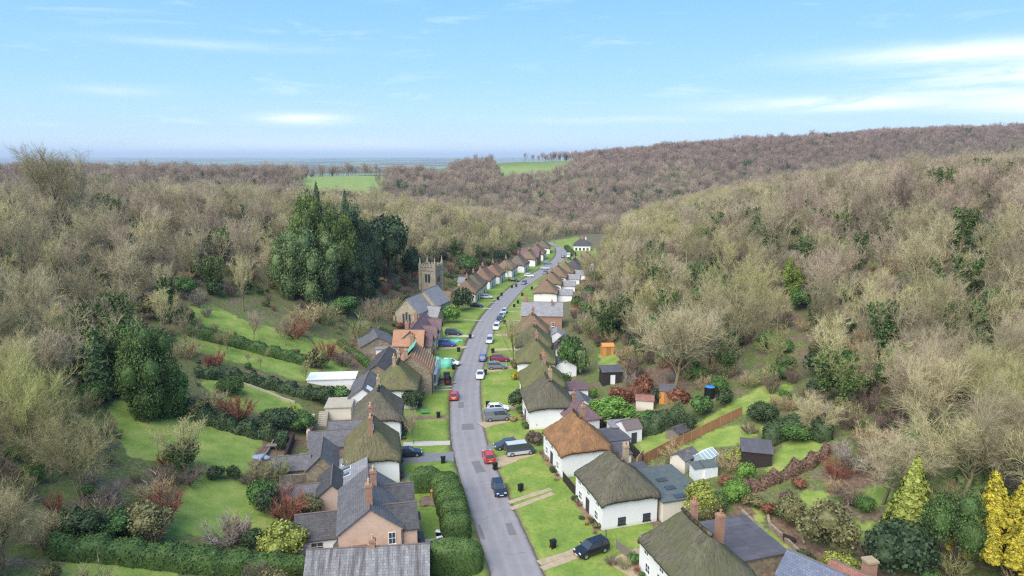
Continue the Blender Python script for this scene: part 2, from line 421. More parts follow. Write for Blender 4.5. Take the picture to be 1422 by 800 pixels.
c = mixc(nt, math_(nt, 'MULTIPLY', sharp(nt, noise(nt, co, 9.0, 2, .5), .70, .74), .5), c, (.16, .095, .05))
aa = N(nt, 'ShaderNodeAttribute'); aa.attribute_name = 'across'; ab = math_(nt, 'ABSOLUTE', aa.outputs['Fac'])
ed = math_(nt, 'ADD', ab, math_(nt, 'MULTIPLY', math_(nt, 'SUBTRACT', n3, .5), 2.2))
c = mixc(nt, math_(nt, 'MULTIPLY', math_(nt, 'SUBTRACT', 1.0, sharp(nt, ed, 3.1, 3.7)), .8), c, (.17, .125, .075))
setc(nt, b, c); bump(nt, b, n2, .5, .06)
YS = list(np.arange(30, 398.1, 1.0))
wobl = lambda k, a=.05: (lambda y: k + a*sin(y*.23+k)+.05*sin(y*1.9+2*k))
ribbon('road', YS, wobl(-3.15, .05), wobl(3.15, .05), 0.0, m_asph)
ribbon('lawn', YS, -20.5, wobl(-3.1), .09, m_grass)
ribbon('lawn', YS, wobl(3.1), 20.5, .09, m_grass)
# the road goes on past the last houses
v = []; pts = [P(776, 345), P(771, 341), P(766, 338), P(757, 336)]; 
def strip(name, pts, width, mat, dz=.12, kind='structure', dens=1.0):
    """a path draped over the ground"""
    pp = []
    for a, b_ in zip(pts[:-1], pts[1:]):
        a = Vector(a[:2]); b_ = Vector(b_[:2]); n = max(1, int((b_-a).length/dens))
        pp += [a+(b_-a)*k/n for k in range(n)]
    pp.append(Vector(pts[-1][:2]))
    v = []
    for i, p in enumerate(pp):
        d = (pp[min(i+1, len(pp)-1)]-pp[max(i-1, 0)]).normalized(); nrm = Vector((-d.y, d.x))
        wv = width*(1+.12*sin(i*1.7)+.08*sin(i*3.1+1))
        for k in (-.5, 0, .5):
            q = p+nrm*wv*k; v.append((q.x, q.y, float(H(q.x, q.y))+dz))
    f = [[3*i+k, 3*i+k+1, 3*i+k+4, 3*i+k+3] for i in range(len(pp)-1) for k in range(2)]
    o = link(name, mesh_np(name, v, np.array(f), mat)); tag(o, kind=kind); return o

# air: one even box of haze round the camera and the land
hz = MB().box(-64000, 64000, -64000, 64000, -60, 215)
m = bpy.data.materials.new('haze'); m.use_nodes = True; nt = m.node_tree; nt.nodes.clear()
ho = N(nt, 'ShaderNodeOutputMaterial'); hv = N(nt, 'ShaderNodeVolumePrincipled'); hv.inputs['Density'].default_value = 8.5e-5; hv.inputs['Color'].default_value = (.76, .87, 1, 1); hv.inputs['Anisotropy'].default_value = 0
nt.links.new(hv.outputs[0], ho.inputs['Volume'])
tag(hz.build('haze', m), kind='stuff')
# ------------------------------------------------------------------ tree generators
def tube(V, F, pts, radii, n):
    k0 = len(V); pts = [np.asarray(p, float) for p in pts]
    for i, p in enumerate(pts):
        d = pts[min(i+1, len(pts)-1)]-pts[max(i-1, 0)]; d = d/(np.linalg.norm(d)+1e-9)
        u = np.cross(d, (0.3, .2, 1.0) if abs(d[2]) < .9 else (1, 0, 0)); u /= np.linalg.norm(u)+1e-9; w_ = np.cross(d, u)
        for j in range(n):
            a = 2*pi*j/n; V.append(p+radii[i]*(u*cos(a)+w_*sin(a)))
    for i in range(len(pts)-1):
        for j in range(n): F.append((k0+i*n+j, k0+i*n+(j+1) % n, k0+(i+1)*n+(j+1) % n, k0+(i+1)*n+j))
def gen_bare(seed, h=12.0, spread=5.0, limbs=7, sub=(6, 6, 6), stems=1, twig=.022, arch=.0, lean=0):
    """trunk (with limbs) and crown (branches and twigs) of a leafless tree"""
    r = random.Random(seed); TV, TF, CV, CF = [], [], [], []; tris = []
    def path(p, d, L, n, jit, up):
        pts = [np.array(p, float)]; d = np.array(d, float)
        for i in range(n):
            d = d + np.array([r.gauss(0, jit), r.gauss(0, jit), r.gauss(0, jit)+up]); d /= np.linalg.norm(d)
            pts.append(pts[-1]+d*L/n)
        return pts
    def at(pts, t):
        x = t*(len(pts)-1); i = min(int(x), len(pts)-2); f = x-i
        d = pts[i+1]-pts[i]; return pts[i]*(1-f)+pts[i+1]*f, d/np.linalg.norm(d)
    def side(d, ang):
        u = np.cross(d, np.array([r.gauss(0, 1), r.gauss(0, 1), r.gauss(0, 1)])); u /= np.linalg.norm(u)+1e-9
        return d*cos(ang)+u*sin(ang)
    for s_ in range(stems):
        th = r.uniform(0, 2*pi)
        d0 = np.array([.25*cos(th)*(stems > 1)+lean, .25*sin(th)*(stems > 1), 1.0])
        tl = h*r.uniform(.5, .62)
        tr = path((0, 0, -.4), d0/np.linalg.norm(d0), tl, 5, .05, .02)
        R0 = h*.022*(1 if stems == 1 else .65)
        tube(TV, TF, tr, np.linspace(R0, R0*.45, 6), 6)
        nl = limbs if stems == 1 else max(3, limbs//stems)
        for i in range(nl):
            t = .38+.62*(i+.5)/nl; p, d = at(tr, t)
            az_ = i*2.4+r.uniform(-.4, .4)+s_; ang = radians(r.uniform(25, 60)) if i < nl-1 else .15
            ld = np.array([cos(az_)*sin(ang), sin(az_)*sin(ang), cos(ang)])
            L = (h-p[2])*r.uniform(.75, 1.05)*(.9 if ang > .3 else 1.0); L = min(L, spread*1.35/max(.35, sin(ang)))
            lp = path(p, ld, L, 5, .09, .19-arch)
            tube(TV, TF, lp, np.linspace(R0*.42, R0*.1, 6), 4)
            for j in range(sub[0]):
                p2, d2 = at(lp, .25+.75*(j+r.random())/sub[0]); L2 = L*r.uniform(.24, .42)
                bp = path(p2, side(d2, radians(r.uniform(25, 52))), L2, 3, .11, .15-arch)
                tube(CV, CF, bp, np.linspace(R0*.15, R0*.06, 4), 3)
                for k in range(sub[1]):
                    p3, d3 = at(bp, .2+.8*(k+r.random())/sub[1]); L3 = L2*r.uniform(.4, .65)
                    tp = path(p3, side(d3, radians(r.uniform(22, 50))), L3, 2, .14, .08-arch*1.5)
                    tube(CV, CF, tp, [twig*1.2, twig*.95, twig*.5], 3)
                    for m in range(sub[2]):
                        p4, d4 = at(tp, .15+.85*(m+r.random())/sub[2]); L4 = L3*r.uniform(.45, .85)
                        d5 = side(d4, radians(r.uniform(20, 55))); d5[2] += .1-arch*2; e = p4+d5*L4
                        wv = np.cross(d5, np.array([r.gauss(0, 1), r.gauss(0, 1), r.gauss(0, 1)])); wv /= np.linalg.norm(wv)+1e-9
                        q = len(CV); CV += [p4-wv*twig*.8, p4+wv*twig*.8, e]; tris.append((q, q+1, q+2))
    return (np.array(TV), np.array(TF)), (np.array(CV), [np.array(CF), np.array(tris)])
def leaf_quads(rng, c, nrm, size, jitter=.9, aspect=1.3):
    """one small leaf-clump quad per centre"""
    n = len(c)
    d = nrm + rng.normal(0, jitter, (n, 3)); d /= np.linalg.norm(d, axis=1)[:, None]+1e-9
    u = np.cross(d, rng.normal(0, 1, (n, 3))); u /= np.linalg.norm(u, axis=1)[:, None]+1e-9
    w_ = np.cross(d, u); s = (size*rng.uniform(.55, 1.45, n))[:, None]
    bend = d*s*.25
    v = np.stack([c-u*s*aspect/2, c+w_*s*.42+bend, c+u*s*aspect/2, c-w_*s*.42+bend], 1).reshape(-1, 3)
    f = np.arange(n*4).reshape(-1, 4)
    return v, f
def ico(r=1, sub=2):
    import bmesh
    bm = bmesh.new(); bmesh.ops.create_icosphere(bm, subdivisions=sub, radius=r)
    v = np.array([x.co[:] for x in bm.verts]); f = np.array([[q.index for q in p.verts] for p in bm.faces]); bm.free(); return v, f
ICO = ico()
def gen_blob(seed, lobes=7, n=900, size=.13, flat=.85, core=.72, loose=.12, lr=(.42, .58), out=.52, ph_lo=-.3, kz=.55):
    """leafy crown of unit radius standing on z=0: lobes of leaves round a dark inside"""
    rng = np.random.default_rng(seed); C, Nn, V, F = [], [], [], []
    k = 0
    for i in range(lobes):
        th = rng.uniform(0, 2*pi); ph = rng.uniform(ph_lo, .95)
        rr = out if lobes > 1 else 0
        c = np.array([rr*cos(th)*sqrt(max(0, 1-ph*ph)), rr*sin(th)*sqrt(max(0, 1-ph*ph)), flat*(1+kz*ph)]) if lobes > 1 else np.array([0, 0, flat])
        R = rng.uniform(*lr) if lobes > 1 else .98
        m = n//lobes; d = rng.normal(0, 1, (m, 3)); d /= np.linalg.norm(d, axis=1)[:, None]
        p = c+d*(R*(1+rng.normal(0, loose, (m, 1))))*np.array([1, 1, flat])
        ok = p[:, 2] > .02; C.append(p[ok]); Nn.append(d[ok])
        cv = ICO[0]*(R*core)*(1+.15*np.sin(ICO[0][:, :1]*9+i)*np.sin(ICO[0][:, 1:2]*8))*np.array([1, 1, flat])+c; cv[:, 2] = np.maximum(cv[:, 2], 0)
        V.append(cv); F.append(ICO[1]+k); k += len(cv)
    lv, lf = leaf_quads(rng, np.concatenate(C), np.concatenate(Nn), size)
    return np.concatenate([np.concatenate(V), lv]), [np.concatenate(F), lf+k]
def gen_cone(seed, n=1800, size=.16, rad=.28, tiers=11, droop=.5, top=1.0, pw=.8):
    """conifer crown of unit height"""
    rng = np.random.default_rng(seed)
    z = 1-np.sqrt(rng.uniform(0, 1, n)); z = .05+z*.95; th = rng.uniform(0, 2*pi, n)
    prof = rad*((1-z)**pw)*(.74+.26*np.abs(np.sin(z*tiers*pi+1.5*np.sin(th*2+seed)+th)))*(1+.18*np.sin(th*3+seed+z*4))
    rr = prof*rng.uniform(.55, 1.08, n)
    c = np.stack([rr*np.cos(th), rr*np.sin(th), z-droop*rr*.35], 1)
    nrm = np.stack([np.cos(th), np.sin(th), .6*np.ones(n)], 1)
    lv, lf = leaf_quads(rng, c, nrm, size*rad*(.55+.45*(1-z)), .5, 1.7)
    m = 14; zz = np.linspace(0.03, .97, 9); cv = []; cf = []
    for i, q in enumerate(zz):
        for j in range(m):
            a = 2*pi*j/m; R = rad*.62*(1-q)**(pw+.05)*(1+.15*sin(3*a+i*2+seed)); cv.append((R*cos(a), R*sin(a), q))
    for i in range(8):
        for j in range(m): cf.append((i*m+j, i*m+(j+1) % m, (i+1)*m+(j+1) % m, (i+1)*m+j))
    return np.concatenate([np.array(cv), lv]), [np.array(cf), lf+len(cv)]
def gen_trunk(h, r0, r1, n=7, limbs=0, seed=1):
    V, F = [], []; r = random.Random(seed)
    pts = [(r.gauss(0, r0*.25)*(i > 0), r.gauss(0, r0*.25)*(i > 0), -.3+(h+.3)*i/4) for i in range(5)]
    tube(V, F, pts, np.linspace(r0, r1, 5), n)
    for i in range(limbs):
        a = i*2.4+r.random(); p = np.array(pts[2 if i % 2 else 3]); e = p+np.array([cos(a)*h*.3, sin(a)*h*.3, h*.28])
        tube(V, F, [p, (p+e)/2+np.array([0, 0, -.05*h]), e], [r1*.8, r1*.55, r1*.25], 5)
    return np.array(V), np.array(F)

# twig and bark: winter woods shift from straw and olive to a pinkish brown, stand by stand
def twig_mat(name, dimm=1.0, bark=False):
    m, nt, b = new_mat(name, .9, .1)
    oi = N(nt, 'ShaderNodeObjectInfo')
    f0 = noise(nt, oi.outputs['Location'], .016, 3, .6)
    sz = N(nt, 'ShaderNodeSeparateXYZ'); nt.links.new(oi.outputs['Location'], sz.inputs[0])
    hi = math_(nt, 'MULTIPLY', sharp(nt, sz.outputs[2], 14, 38), .30)                  # beech and ash on the upper slopes
    far_ = math_(nt, 'MULTIPLY', sharp(nt, sz.outputs[1], 430, 680), .42)
    f = math_(nt, 'ADD', math_(nt, 'MULTIPLY', oi.outputs['Random'], .5), math_(nt, 'MULTIPLY', sharp(nt, f0, .3, .7), .36))
    f = math_(nt, 'ADD', math_(nt, 'ADD', f, hi), math_(nt, 'SUBTRACT', far_, .12), True)
    k = dimm
    k = dimm*1.12
    c = ramp(nt, f, [(0, (.36*k, .35*k, .13*k)), (.2, (.47*k, .40*k, .21*k)), (.4, (.40*k, .33*k, .20*k)), (.6, (.43*k, .33*k, .235*k)), (.8, (.37*k, .265*k, .205*k)), (1, (.33*k, .215*k, .18*k))])
    wn_ = N(nt, 'ShaderNodeTexWhiteNoise'); wn_.noise_dimensions = '1D'; nt.links.new(math_(nt, 'MULTIPLY', oi.outputs['Random'], 917.0), wn_.inputs['W'])
    c = mixc(nt, 1.0, c, mixc(nt, wn_.outputs[0], (.62, .62, .62), (1.2, 1.2, 1.2)), 'MULTIPLY')
    nn = noise(nt, coords(nt), .8, 3)
    c = mixc(nt, math_(nt, 'MULTIPLY', sharp(nt, nn, .45, .7), .25), c, (.22*k, .23*k, .10*k))
    if bark: c = mixc(nt, .45, c, (.12, .10, .075))
    setc(nt, b, c); return m
M_TWIG = twig_mat('bare twigs'); M_BARK = twig_mat('lichened bark', .8, True)
M_DARKBARK = plain('dark bark', (.07, .055, .042), .95, 0, .4, 4)
M_IVY = foliage('ivy leaves', (.032, .065, .022), (.11, .19, .05), .9, (.12, .17, .045))
M_YEW = foliage('yew needles', (.024, .042, .022), (.07, .11, .045))
M_FIR = foliage('fir needles', (.06, .10, .042), (.18, .245, .09), .6, (.17, .22, .065))
M_LAUREL = foliage('evergreen leaves', (.035, .08, .02), (.13, .23, .055), 1.2)
M_BRIGHT = foliage('bright leaves', (.06, .14, .02), (.22, .36, .07), 1.2)
M_LIME = foliage('yellow green leaves', (.12, .15, .02), (.42, .44, .10), 1.2)
M_GOLD = foliage('golden leaves', (.13, .135, .02), (.68, .53, .045), 1.4)
M_OLIVE = foliage('olive shrub', (.09, .085, .035), (.27, .25, .10), 1.2)
M_RUST = foliage('rust shrub', (.10, .035, .02), (.33, .14, .075), 1.2)
M_STRAW = foliage('straw shrub', (.20, .14, .06), (.50, .38, .19), 1.2)
M_BROWN = foliage('brown shrub', (.06, .042, .03), (.24, .17, .12), 1.2)
M_HEDGE = foliage('clipped hedge', (.032, .065, .016), (.105, .165, .04), .5)
M_DUSK = foliage('dark shrub', (.032, .052, .022), (.09, .13, .05), 1.2)

# ------------------------------------------------------------------ woods
BARE = []
for i, (h_, sp, lb, stems, tw, arch) in enumerate([(12.5, 5.2, 8, 1, .024, 0), (11.5, 5.6, 8, 1, .024, .02), (13.5, 4.6, 8, 1, .022, -.02), (10.5, 5.0, 9, 2, .024, .02),
                                         (12, 5.8, 9, 1, .024, .03), (14, 5.4, 8, 2, .022, 0)]):
    t, c = gen_bare(100+i, h_, sp, lb, (9, 7, 7), stems, tw*.8, arch)
    BARE.append((mesh_np('trunk', *t, M_BARK, True), mesh_np('crown', *c, M_TWIG)))
BARE_HI = []
for i, (h_, sp, lb, stems, arch) in enumerate([(13, 5, 11, 1, .0), (12, 5.2, 11, 2, .01), (12, 5.6, 12, 1, .03)]):
    t, c = gen_bare(200+i, h_, sp, lb, (13, 9, 12), stems, .0105, arch)
    BARE_HI.append((mesh_np('trunk', *t, M_BARK, True), mesh_np('crown', *c, M_TWIG)))
# ivy clad: a bare crown whose trunk and limbs are sleeved in leaves
IVY = []
for i in range(3):
    t, c = gen_bare(300+i, 12.5, 4.6, 7, (5, 5, 6), 1, .024, 0)
    rng = np.random.default_rng(i); tv = t[0]; pick = tv[rng.integers(0, len(tv), 2300)]
    ang = rng.uniform(0, 2*pi, 2300); rad = np.clip(1.7-.09*pick[:, 2], .35, 1.6)*rng.uniform(.3, 1, 2300)
    pts_ = pick+np.stack([np.cos(ang)*rad, np.sin(ang)*rad, rng.normal(0, .5, 2300)], 1); pts_ = pts_[(pts_[:, 2] < 10.8) & (pts_[:, 2] > 0)]
    lv, lf = leaf_quads(rng, pts_, np.stack([np.cos(ang), np.sin(ang), .5+0*ang], 1)[:len(pts_)], .42)
    IVY.append((mesh_np('trunk', *t, M_BARK, True), mesh_np('crown', *c, M_TWIG), mesh_np('ivy', lv, lf, M_IVY)))
FIR = [mesh_np('crown', *gen_cone(400+i, 3800, .30, .26+.03*i, 13), M_FIR) for i in range(3)]
BUSH = [gen_blob(500+i, 7, 1100, .17) for i in range(3)]
def tree(name, meshes, loc, rz, s, label, cat, group):
    o = empty(name, loc, rz, label, cat, group); o.scale = (s[0], s[0], s[1])
    for nm, me in zip(('trunk', 'crown', 'ivy'), meshes): link(nm, me, o)
    return o
L_IN = ([0, 40, 70, 100, 130, 170, 186, 205, 230, 260, 320, 400, 470, 700], [54, 54, 55, 57, 57, 58, 51, 44, 40, 34, 27, 22, 20, 18])
R_IN = ([0, 40, 70, 95, 125, 150, 180, 210, 260, 320, 400, 470, 700], [54, 54, 56, 55, 44, 34, 30, 30, 30, 30, 28, 26, 22])
CLEAR = [(P(a, b).x, P(a, b).y, r) for a, b, r in ((843, 500, 7), (848, 535, 8), (926, 565, 7), (1030, 560, 9), (985, 590, 9), (880, 560, 10), (1110, 630, 9), (985, 555, 6), (1000, 570, 6), (1195, 695, 6))]          # (x, y, r): ground kept free of woodland trees
def wood_points(y0, y1, step, seed):
    rng = np.random.default_rng(seed)
    yy = np.arange(y0, y1, step); xx = np.arange(-900, 1500, step)
    X, Y = np.meshgrid(xx, yy); X = (X+rng.uniform(-.45, .45, X.shape)*step).ravel(); Y = (Y+rng.uniform(-.45, .45, Y.shape)*step).ravel()
    return X, Y, rng
def build_woods():
    pts = []
    X, Y, rng = wood_points(30, 600, 7.2, 5)
    d = X-xc(Y); s = np.abs(d)
    inn = np.where(d < 0, np.interp(Y, *L_IN), np.interp(Y, *R_IN)) + 3*vnoise(X, Y, 14, 4)
    ok = (s > inn) & (np.abs(X) < .80*Y+48) & ((Y < 402) | (s > 24) | (Y > 440))
    ok &= ~((d < 0) & (Y > 330) & (d < -150-(Y-330)*.1) & (Y > 500)) 
    # farmland on the left plateau behind the wood
    ok &= ~((d < 0) & (s > 230) & (Y > 260))
    for (cx, cy, cr) in CLEAR: ok &= (X-cx)**2+(Y-cy)**2 > cr*cr
    ok &= X*X+Y*Y > 48*48
    for poly in LAWN_PX[:17]: ok &= ~in_poly(X, Y, [P(*q) for q in _grow(poly, 1.15)])
    X, Y = X[ok], Y[ok]; Z = H(X, Y)
    n = len(X); kind = rng.integers(0, 6, n); scl = (.52+.58*rng.beta(2, 1.8, n))*(1-.15*sstep(300, 500, Y)); rot = rng.uniform(0, 2*pi, n)
    u = rng.random(n); zone = vnoise(X, Y, 40, 9)
    ivy = (u < np.where(X > 0, .16, .09)+.25*(zone > .3)); fir = (~ivy) & (u > .982)
    px, py, dep = project(X, Y, Z+8)
    vis = (px > -20) & (px < 1442) & (py < 850) & (dep > 20)
    # hidden behind the crest trees? rough test along the sight line
    size = scl*12/dep*vis
    bare_ids = np.where(~ivy & ~fir)[0]; order = bare_ids[np.argsort(-size[bare_ids])]
    single = set(order[:296].tolist())
    zl = {True: 'left', False: 'right'}
    for i in sorted(single, key=lambda q: -size[q]):
        k = kind[i]; dd = X[i]-float(xc(Y[i])); D = dep[i]
        left = dd < 0
        hi = Z[i] > 18
        big = scl[i] > .85
        where = ('left' if left else 'right')+(' lower slope' if not hi else ' upper slope')
        shape = ['rounded', 'spreading', 'tall narrow', 'twin stemmed', 'broad', 'tall twin stemmed'][k]
        hires = D < 105
        ms = BARE_HI[(k) % 3] if hires else BARE[k]
        if hires: shape = ['spreading', 'twin stemmed', 'broad drooping'][k % 3]
        near = 'nearest' if D < 110 else ('mid distance' if D < 170 else 'farther')
        lab = f"{'large' if big else 'smaller'} {shape} leafless tree in the {near} wood of the {where}"
        tree('bare_tree', ms, (X[i], Y[i], Z[i]), rot[i], (scl[i]*.95, scl[i]*1.08), lab, 'tree', f"leafless {'left' if left else 'right'} hillside trees, {near}, {shape}, {'large' if big else 'small'}, {'high' if hi else 'low'}")
    ids = np.where(ivy)[0]; ids = ids[np.argsort(-size[ids])]
    ivs = set(ids[:180].tolist())
    for i in ids[:180]:
        left = X[i]-float(xc(Y[i])) < 0; D = dep[i]
        near = 'close to the gardens' if D < 130 else ('half way up the valley' if D < 220 else 'far along the valley')
        tree('ivy_clad_tree', IVY[kind[i] % 3], (X[i], Y[i], Z[i]), rot[i], (scl[i]*.95, scl[i]), f"leafless tree sleeved in dark ivy, {'left' if left else 'right'} hillside, {near}", 'tree', f"ivy clad trees of the {'left' if left else 'right'} wood {near}")
    for i in np.where(fir)[0]:
        if size[i] > 0:
            left = X[i]-float(xc(Y[i])) < 0
            o = empty('fir_tree', (X[i], Y[i], Z[i]), rot[i], f"dark pointed conifer among the bare trees of the {'left' if left else 'right'} hillside wood", 'tree', f"lone conifers in the {'left' if left else 'right'} wood"); hh = 11*scl[i]
            o.scale = (hh,)*3
            link('crown', FIR[kind[i] % 3], o); link('trunk', FIRTRUNK, o)
    rest = np.array([i for i in range(n) if i not in single and i not in ivs and not fir[i]])
    scatter('far_woodland', np.stack([X, Y, Z], 1)[rest], kind[rest], rot[rest], scl[rest])
    return X, Y
FIRTRUNK = mesh_np('trunk', *gen_trunk(.5, .03, .015), M_DARKBARK, True)
def scatter(name, pts, kind, rot, scl):
    """one 'stuff' object: many trees instanced on points by geometry nodes"""
    me = bpy.data.meshes.new(name); me.vertices.add(len(pts)); me.vertices.foreach_set('co', np.asarray(pts, np.float32).ravel())
    for nm, arr, ty in (('kind', kind, 'INT'), ('rot', rot, 'FLOAT'), ('scl', scl, 'FLOAT')):
        a = me.attributes.new(nm, ty, 'POINT'); a.data.foreach_set('value', np.asarray(arr, np.int32 if ty == 'INT' else np.float32))
    me.update(); o = link(name, me); tag(o, kind='stuff')
    ng = bpy.data.node_groups.new(name, 'GeometryNodeTree')
    ng.interface.new_socket('Geometry', in_out='INPUT', socket_type='NodeSocketGeometry'); ng.interface.new_socket('Geometry', in_out='OUTPUT', socket_type='NodeSocketGeometry')
    gi = ng.nodes.new('NodeGroupInput'); go = ng.nodes.new('NodeGroupOutput'); J = ng.nodes.new('GeometryNodeJoinGeometry')
    def nattr(nm, ty):
        a = ng.nodes.new('GeometryNodeInputNamedAttribute'); a.data_type = ty; a.inputs['Name'].default_value = nm
        return [q for q in a.outputs if q.enabled and q.name == 'Attribute'][0]
    kd, rt, sc = nattr('kind', 'INT'), nattr('rot', 'FLOAT'), nattr('scl', 'FLOAT')
    cx = ng.nodes.new('ShaderNodeCombineXYZ'); ng.links.new(rt, cx.inputs[2])
    for k, objs in SRC_FOR[name].items():
        cp = ng.nodes.new('FunctionNodeCompare'); cp.data_type = 'INT'; cp.operation = 'EQUAL'
        ii = [q for q in cp.inputs if q.type == 'INT']; ng.links.new(kd, ii[0]); ii[1].default_value = k
        for ob in objs:
            oi = ng.nodes.new('GeometryNodeObjectInfo'); oi.transform_space = 'ORIGINAL'; oi.inputs['Object'].default_value = ob; oi.inputs['As Instance'].default_value = True
            ip = ng.nodes.new('GeometryNodeInstanceOnPoints')
            ng.links.new(gi.outputs[0], ip.inputs['Points']); ng.links.new(cp.outputs[0], ip.inputs['Selection']); ng.links.new(oi.outputs['Geometry'], ip.inputs['Instance'])
            ng.links.new(cx.outputs[0], ip.inputs['Rotation']); ng.links.new(sc, ip.inputs['Scale']); ng.links.new(ip.outputs[0], J.inputs[0])
    ng.links.new(J.outputs[0], go.inputs[0])
    m = o.modifiers.new('scatter', 'NODES'); m.node_group = ng
    return o
SRC_FOR = {}
def first_children(meshset):
    """objects in the scene that carry these meshes (made as individual trees already)"""
    res = []
    for me in meshset:
        ob = next((o for o in S.objects if o.data == me), None)
        if ob: res.append(ob)
    return res
class _Lazy(dict):
    def items(s): return {k: first_children(BARE[k]) for k in range(6)}.items()
SRC_FOR['far_woodland'] = _Lazy()
class _LazyFar(dict):
    def items(s): return list({k: first_children(BARE[k]) for k in range(6)}.items())+[(6, first_children(IVY[0]))]
SRC_FOR['distant_woodland'] = _LazyFar()
build_woods()
# the ridge beyond the cross valley
def build_far():
    X, Y, rng = wood_points(600, 1750, 9.0, 8)
    Z = H(X, Y)
    ok = (np.abs(X) < .85*Y) & (X > -560+40*vnoise(X, Y, 60, 2)) & (Y < 1000+.9*np.clip(X, 0, 1000)+120) & ((X > -90) | (Y < 930+60*vnoise(X, Y, 90, 3)))
    ok &= ~in_poly(X, Y, FIELD_A) & ~in_poly(X, Y, FIELD_B)
    X, Y, Z = X[ok], Y[ok], Z[ok]; n = len(X)
    scatter('distant_woodland', np.stack([X, Y, Z], 1), np.where((rng.random(n) < .04+.3*(vnoise(X, Y, 55, 12) > .62)), 6, rng.integers(0, 6, n)), rng.uniform(0, 6.28, n), rng.uniform(.65, 1.3, n)*np.where(vnoise(X, Y, 45, 2) > .1, 1.1, .92))
build_far()
# ------------------------------------------------------------------ building materials
def uvvec(nt): return N(nt, 'ShaderNodeTexCoord').outputs['UV']
def thatch_mat(name, c0, c1, moss, k):
    m, nt, b = new_mat(name, .95, .1)
    uv = uvvec(nt); mp = N(nt, 'ShaderNodeMapping'); mp.inputs['Scale'].default_value = (4.5, .55, 1); nt.links.new(uv, mp.inputs[0])
    f = noise(nt, mp.outputs[0], 1.0, 6, .65); co = coords(nt); g = noise(nt, co, .55, 5, .6); oi = N(nt, 'ShaderNodeObjectInfo')
    c = mixc(nt, sharp(nt, f, .36, .64), c0, c1)
    c = mixc(nt, math_(nt, 'MULTIPLY', sharp(nt, math_(nt, 'ADD', g, math_(nt, 'MULTIPLY', math_(nt, 'SUBTRACT', oi.outputs['Random'], .5), .18)), .42, .68), k), c, moss)
    c = mixc(nt, math_(nt, 'MULTIPLY', sharp(nt, noise(nt, co, 3.0, 4, .7), .55, .75), .35), c, [x*.5 for x in c0])
    setc(nt, b, c); bump(nt, b, f, .9, .12); return m
M_THATCH = thatch_mat('weathered thatch', (.066, .058, .045), (.18, .152, .112), (.10, .11, .042), .6)
M_THATCHO = thatch_mat('olive thatch', (.075, .068, .04), (.21, .18, .10), (.14, .15, .045), .75)
M_THATCHN = thatch_mat('new thatch', (.18, .088, .042), (.37, .20, .095), (.13, .08, .05), .7)
M_THATCHR = thatch_mat('brown thatch', (.13, .085, .06), (.28, .185, .13), (.17, .14, .07), .6)
M_THATCHR2 = thatch_mat('grey brown thatch', (.095, .075, .062), (.22, .17, .135), (.13, .12, .06), .6)
M_THATCHR3 = thatch_mat('reddish thatch', (.16, .09, .065), (.31, .175, .125), (.16, .12, .08), .6)
M_RIDGE = thatch_mat('thatch ridge', (.10, .075, .05), (.22, .16, .11), (.10, .09, .05), .5)
def slate_mat(name, c0, c1, lichen, k=.25, row=.28, wid=.32, streak=0):
    m, nt, b = new_mat(name, .7, .3)
    uv = uvvec(nt); br = N(nt, 'ShaderNodeTexBrick'); nt.links.new(uv, br.inputs['Vector'])
    br.inputs['Scale'].default_value = 1; br.inputs['Brick Width'].default_value = wid; br.inputs['Row Height'].default_value = row; br.inputs['Mortar Size'].default_value = .012
    br.inputs['Color1'].default_value = (*c0, 1); br.inputs['Color2'].default_value = (*c1, 1); br.inputs['Mortar'].default_value = (*[x*.4 for x in c0], 1); br.inputs['Bias'].default_value = .1
    co = coords(nt); g = noise(nt, co, .7, 5, .6); sp = noise(nt, co, 5.5, 3, .8)
    c = mixc(nt, math_(nt, 'MULTIPLY', sharp(nt, g, .4, .7), .5), br.outputs['Color'], [x*.65 for x in c0])
    c = mixc(nt, math_(nt, 'MULTIPLY', sharp(nt, sp, .64, .72), k), c, lichen)
    if streak:
        mp = N(nt, 'ShaderNodeMapping'); mp.inputs['Scale'].default_value = (1.6, .12, 1); nt.links.new(uv, mp.inputs[0]); q = noise(nt, mp.outputs[0], 1.0, 6, .7)
        c = mixc(nt, math_(nt, 'MULTIPLY', sharp(nt, q, .42, .62), streak), c, (.075, .06, .06))
    setc(nt, b, c); bump(nt, b, br.outputs['Fac'], -.5, .03); return m
M_SLATE = slate_mat('grey slate', (.115, .108, .112), (.17, .158, .162), (.36, .36, .33), .55)
M_SLATED = slate_mat('dark slate', (.062, .057, .058), (.10, .093, .093), (.3, .3, .28), .4)
M_SLATEO = slate_mat('streaked old slate', (.21, .20, .205), (.31, .30, .30), (.40, .40, .36), .4, .3, .4, .95)
M_SLATEB = slate_mat('blue slate', (.12, .135, .19), (.18, .195, .25), (.3, .3, .3), .2)
M_SLATEP = slate_mat('pale slate', (.235, .22, .225), (.32, .30, .305), (.4, .4, .38), .3)
M_TILEP = slate_mat('purple tiles', (.14, .085, .09), (.22, .13, .135), (.34, .3, .26), .45, .2, .2)
M_TILER = slate_mat('red tiles', (.26, .11, .075), (.36, .17, .12), (.3, .25, .2), .3, .2, .2)
M_TILEO = slate_mat('new orange tiles', (.40, .19, .10), (.48, .25, .15), (.5, .3, .2), .2, .2, .2)
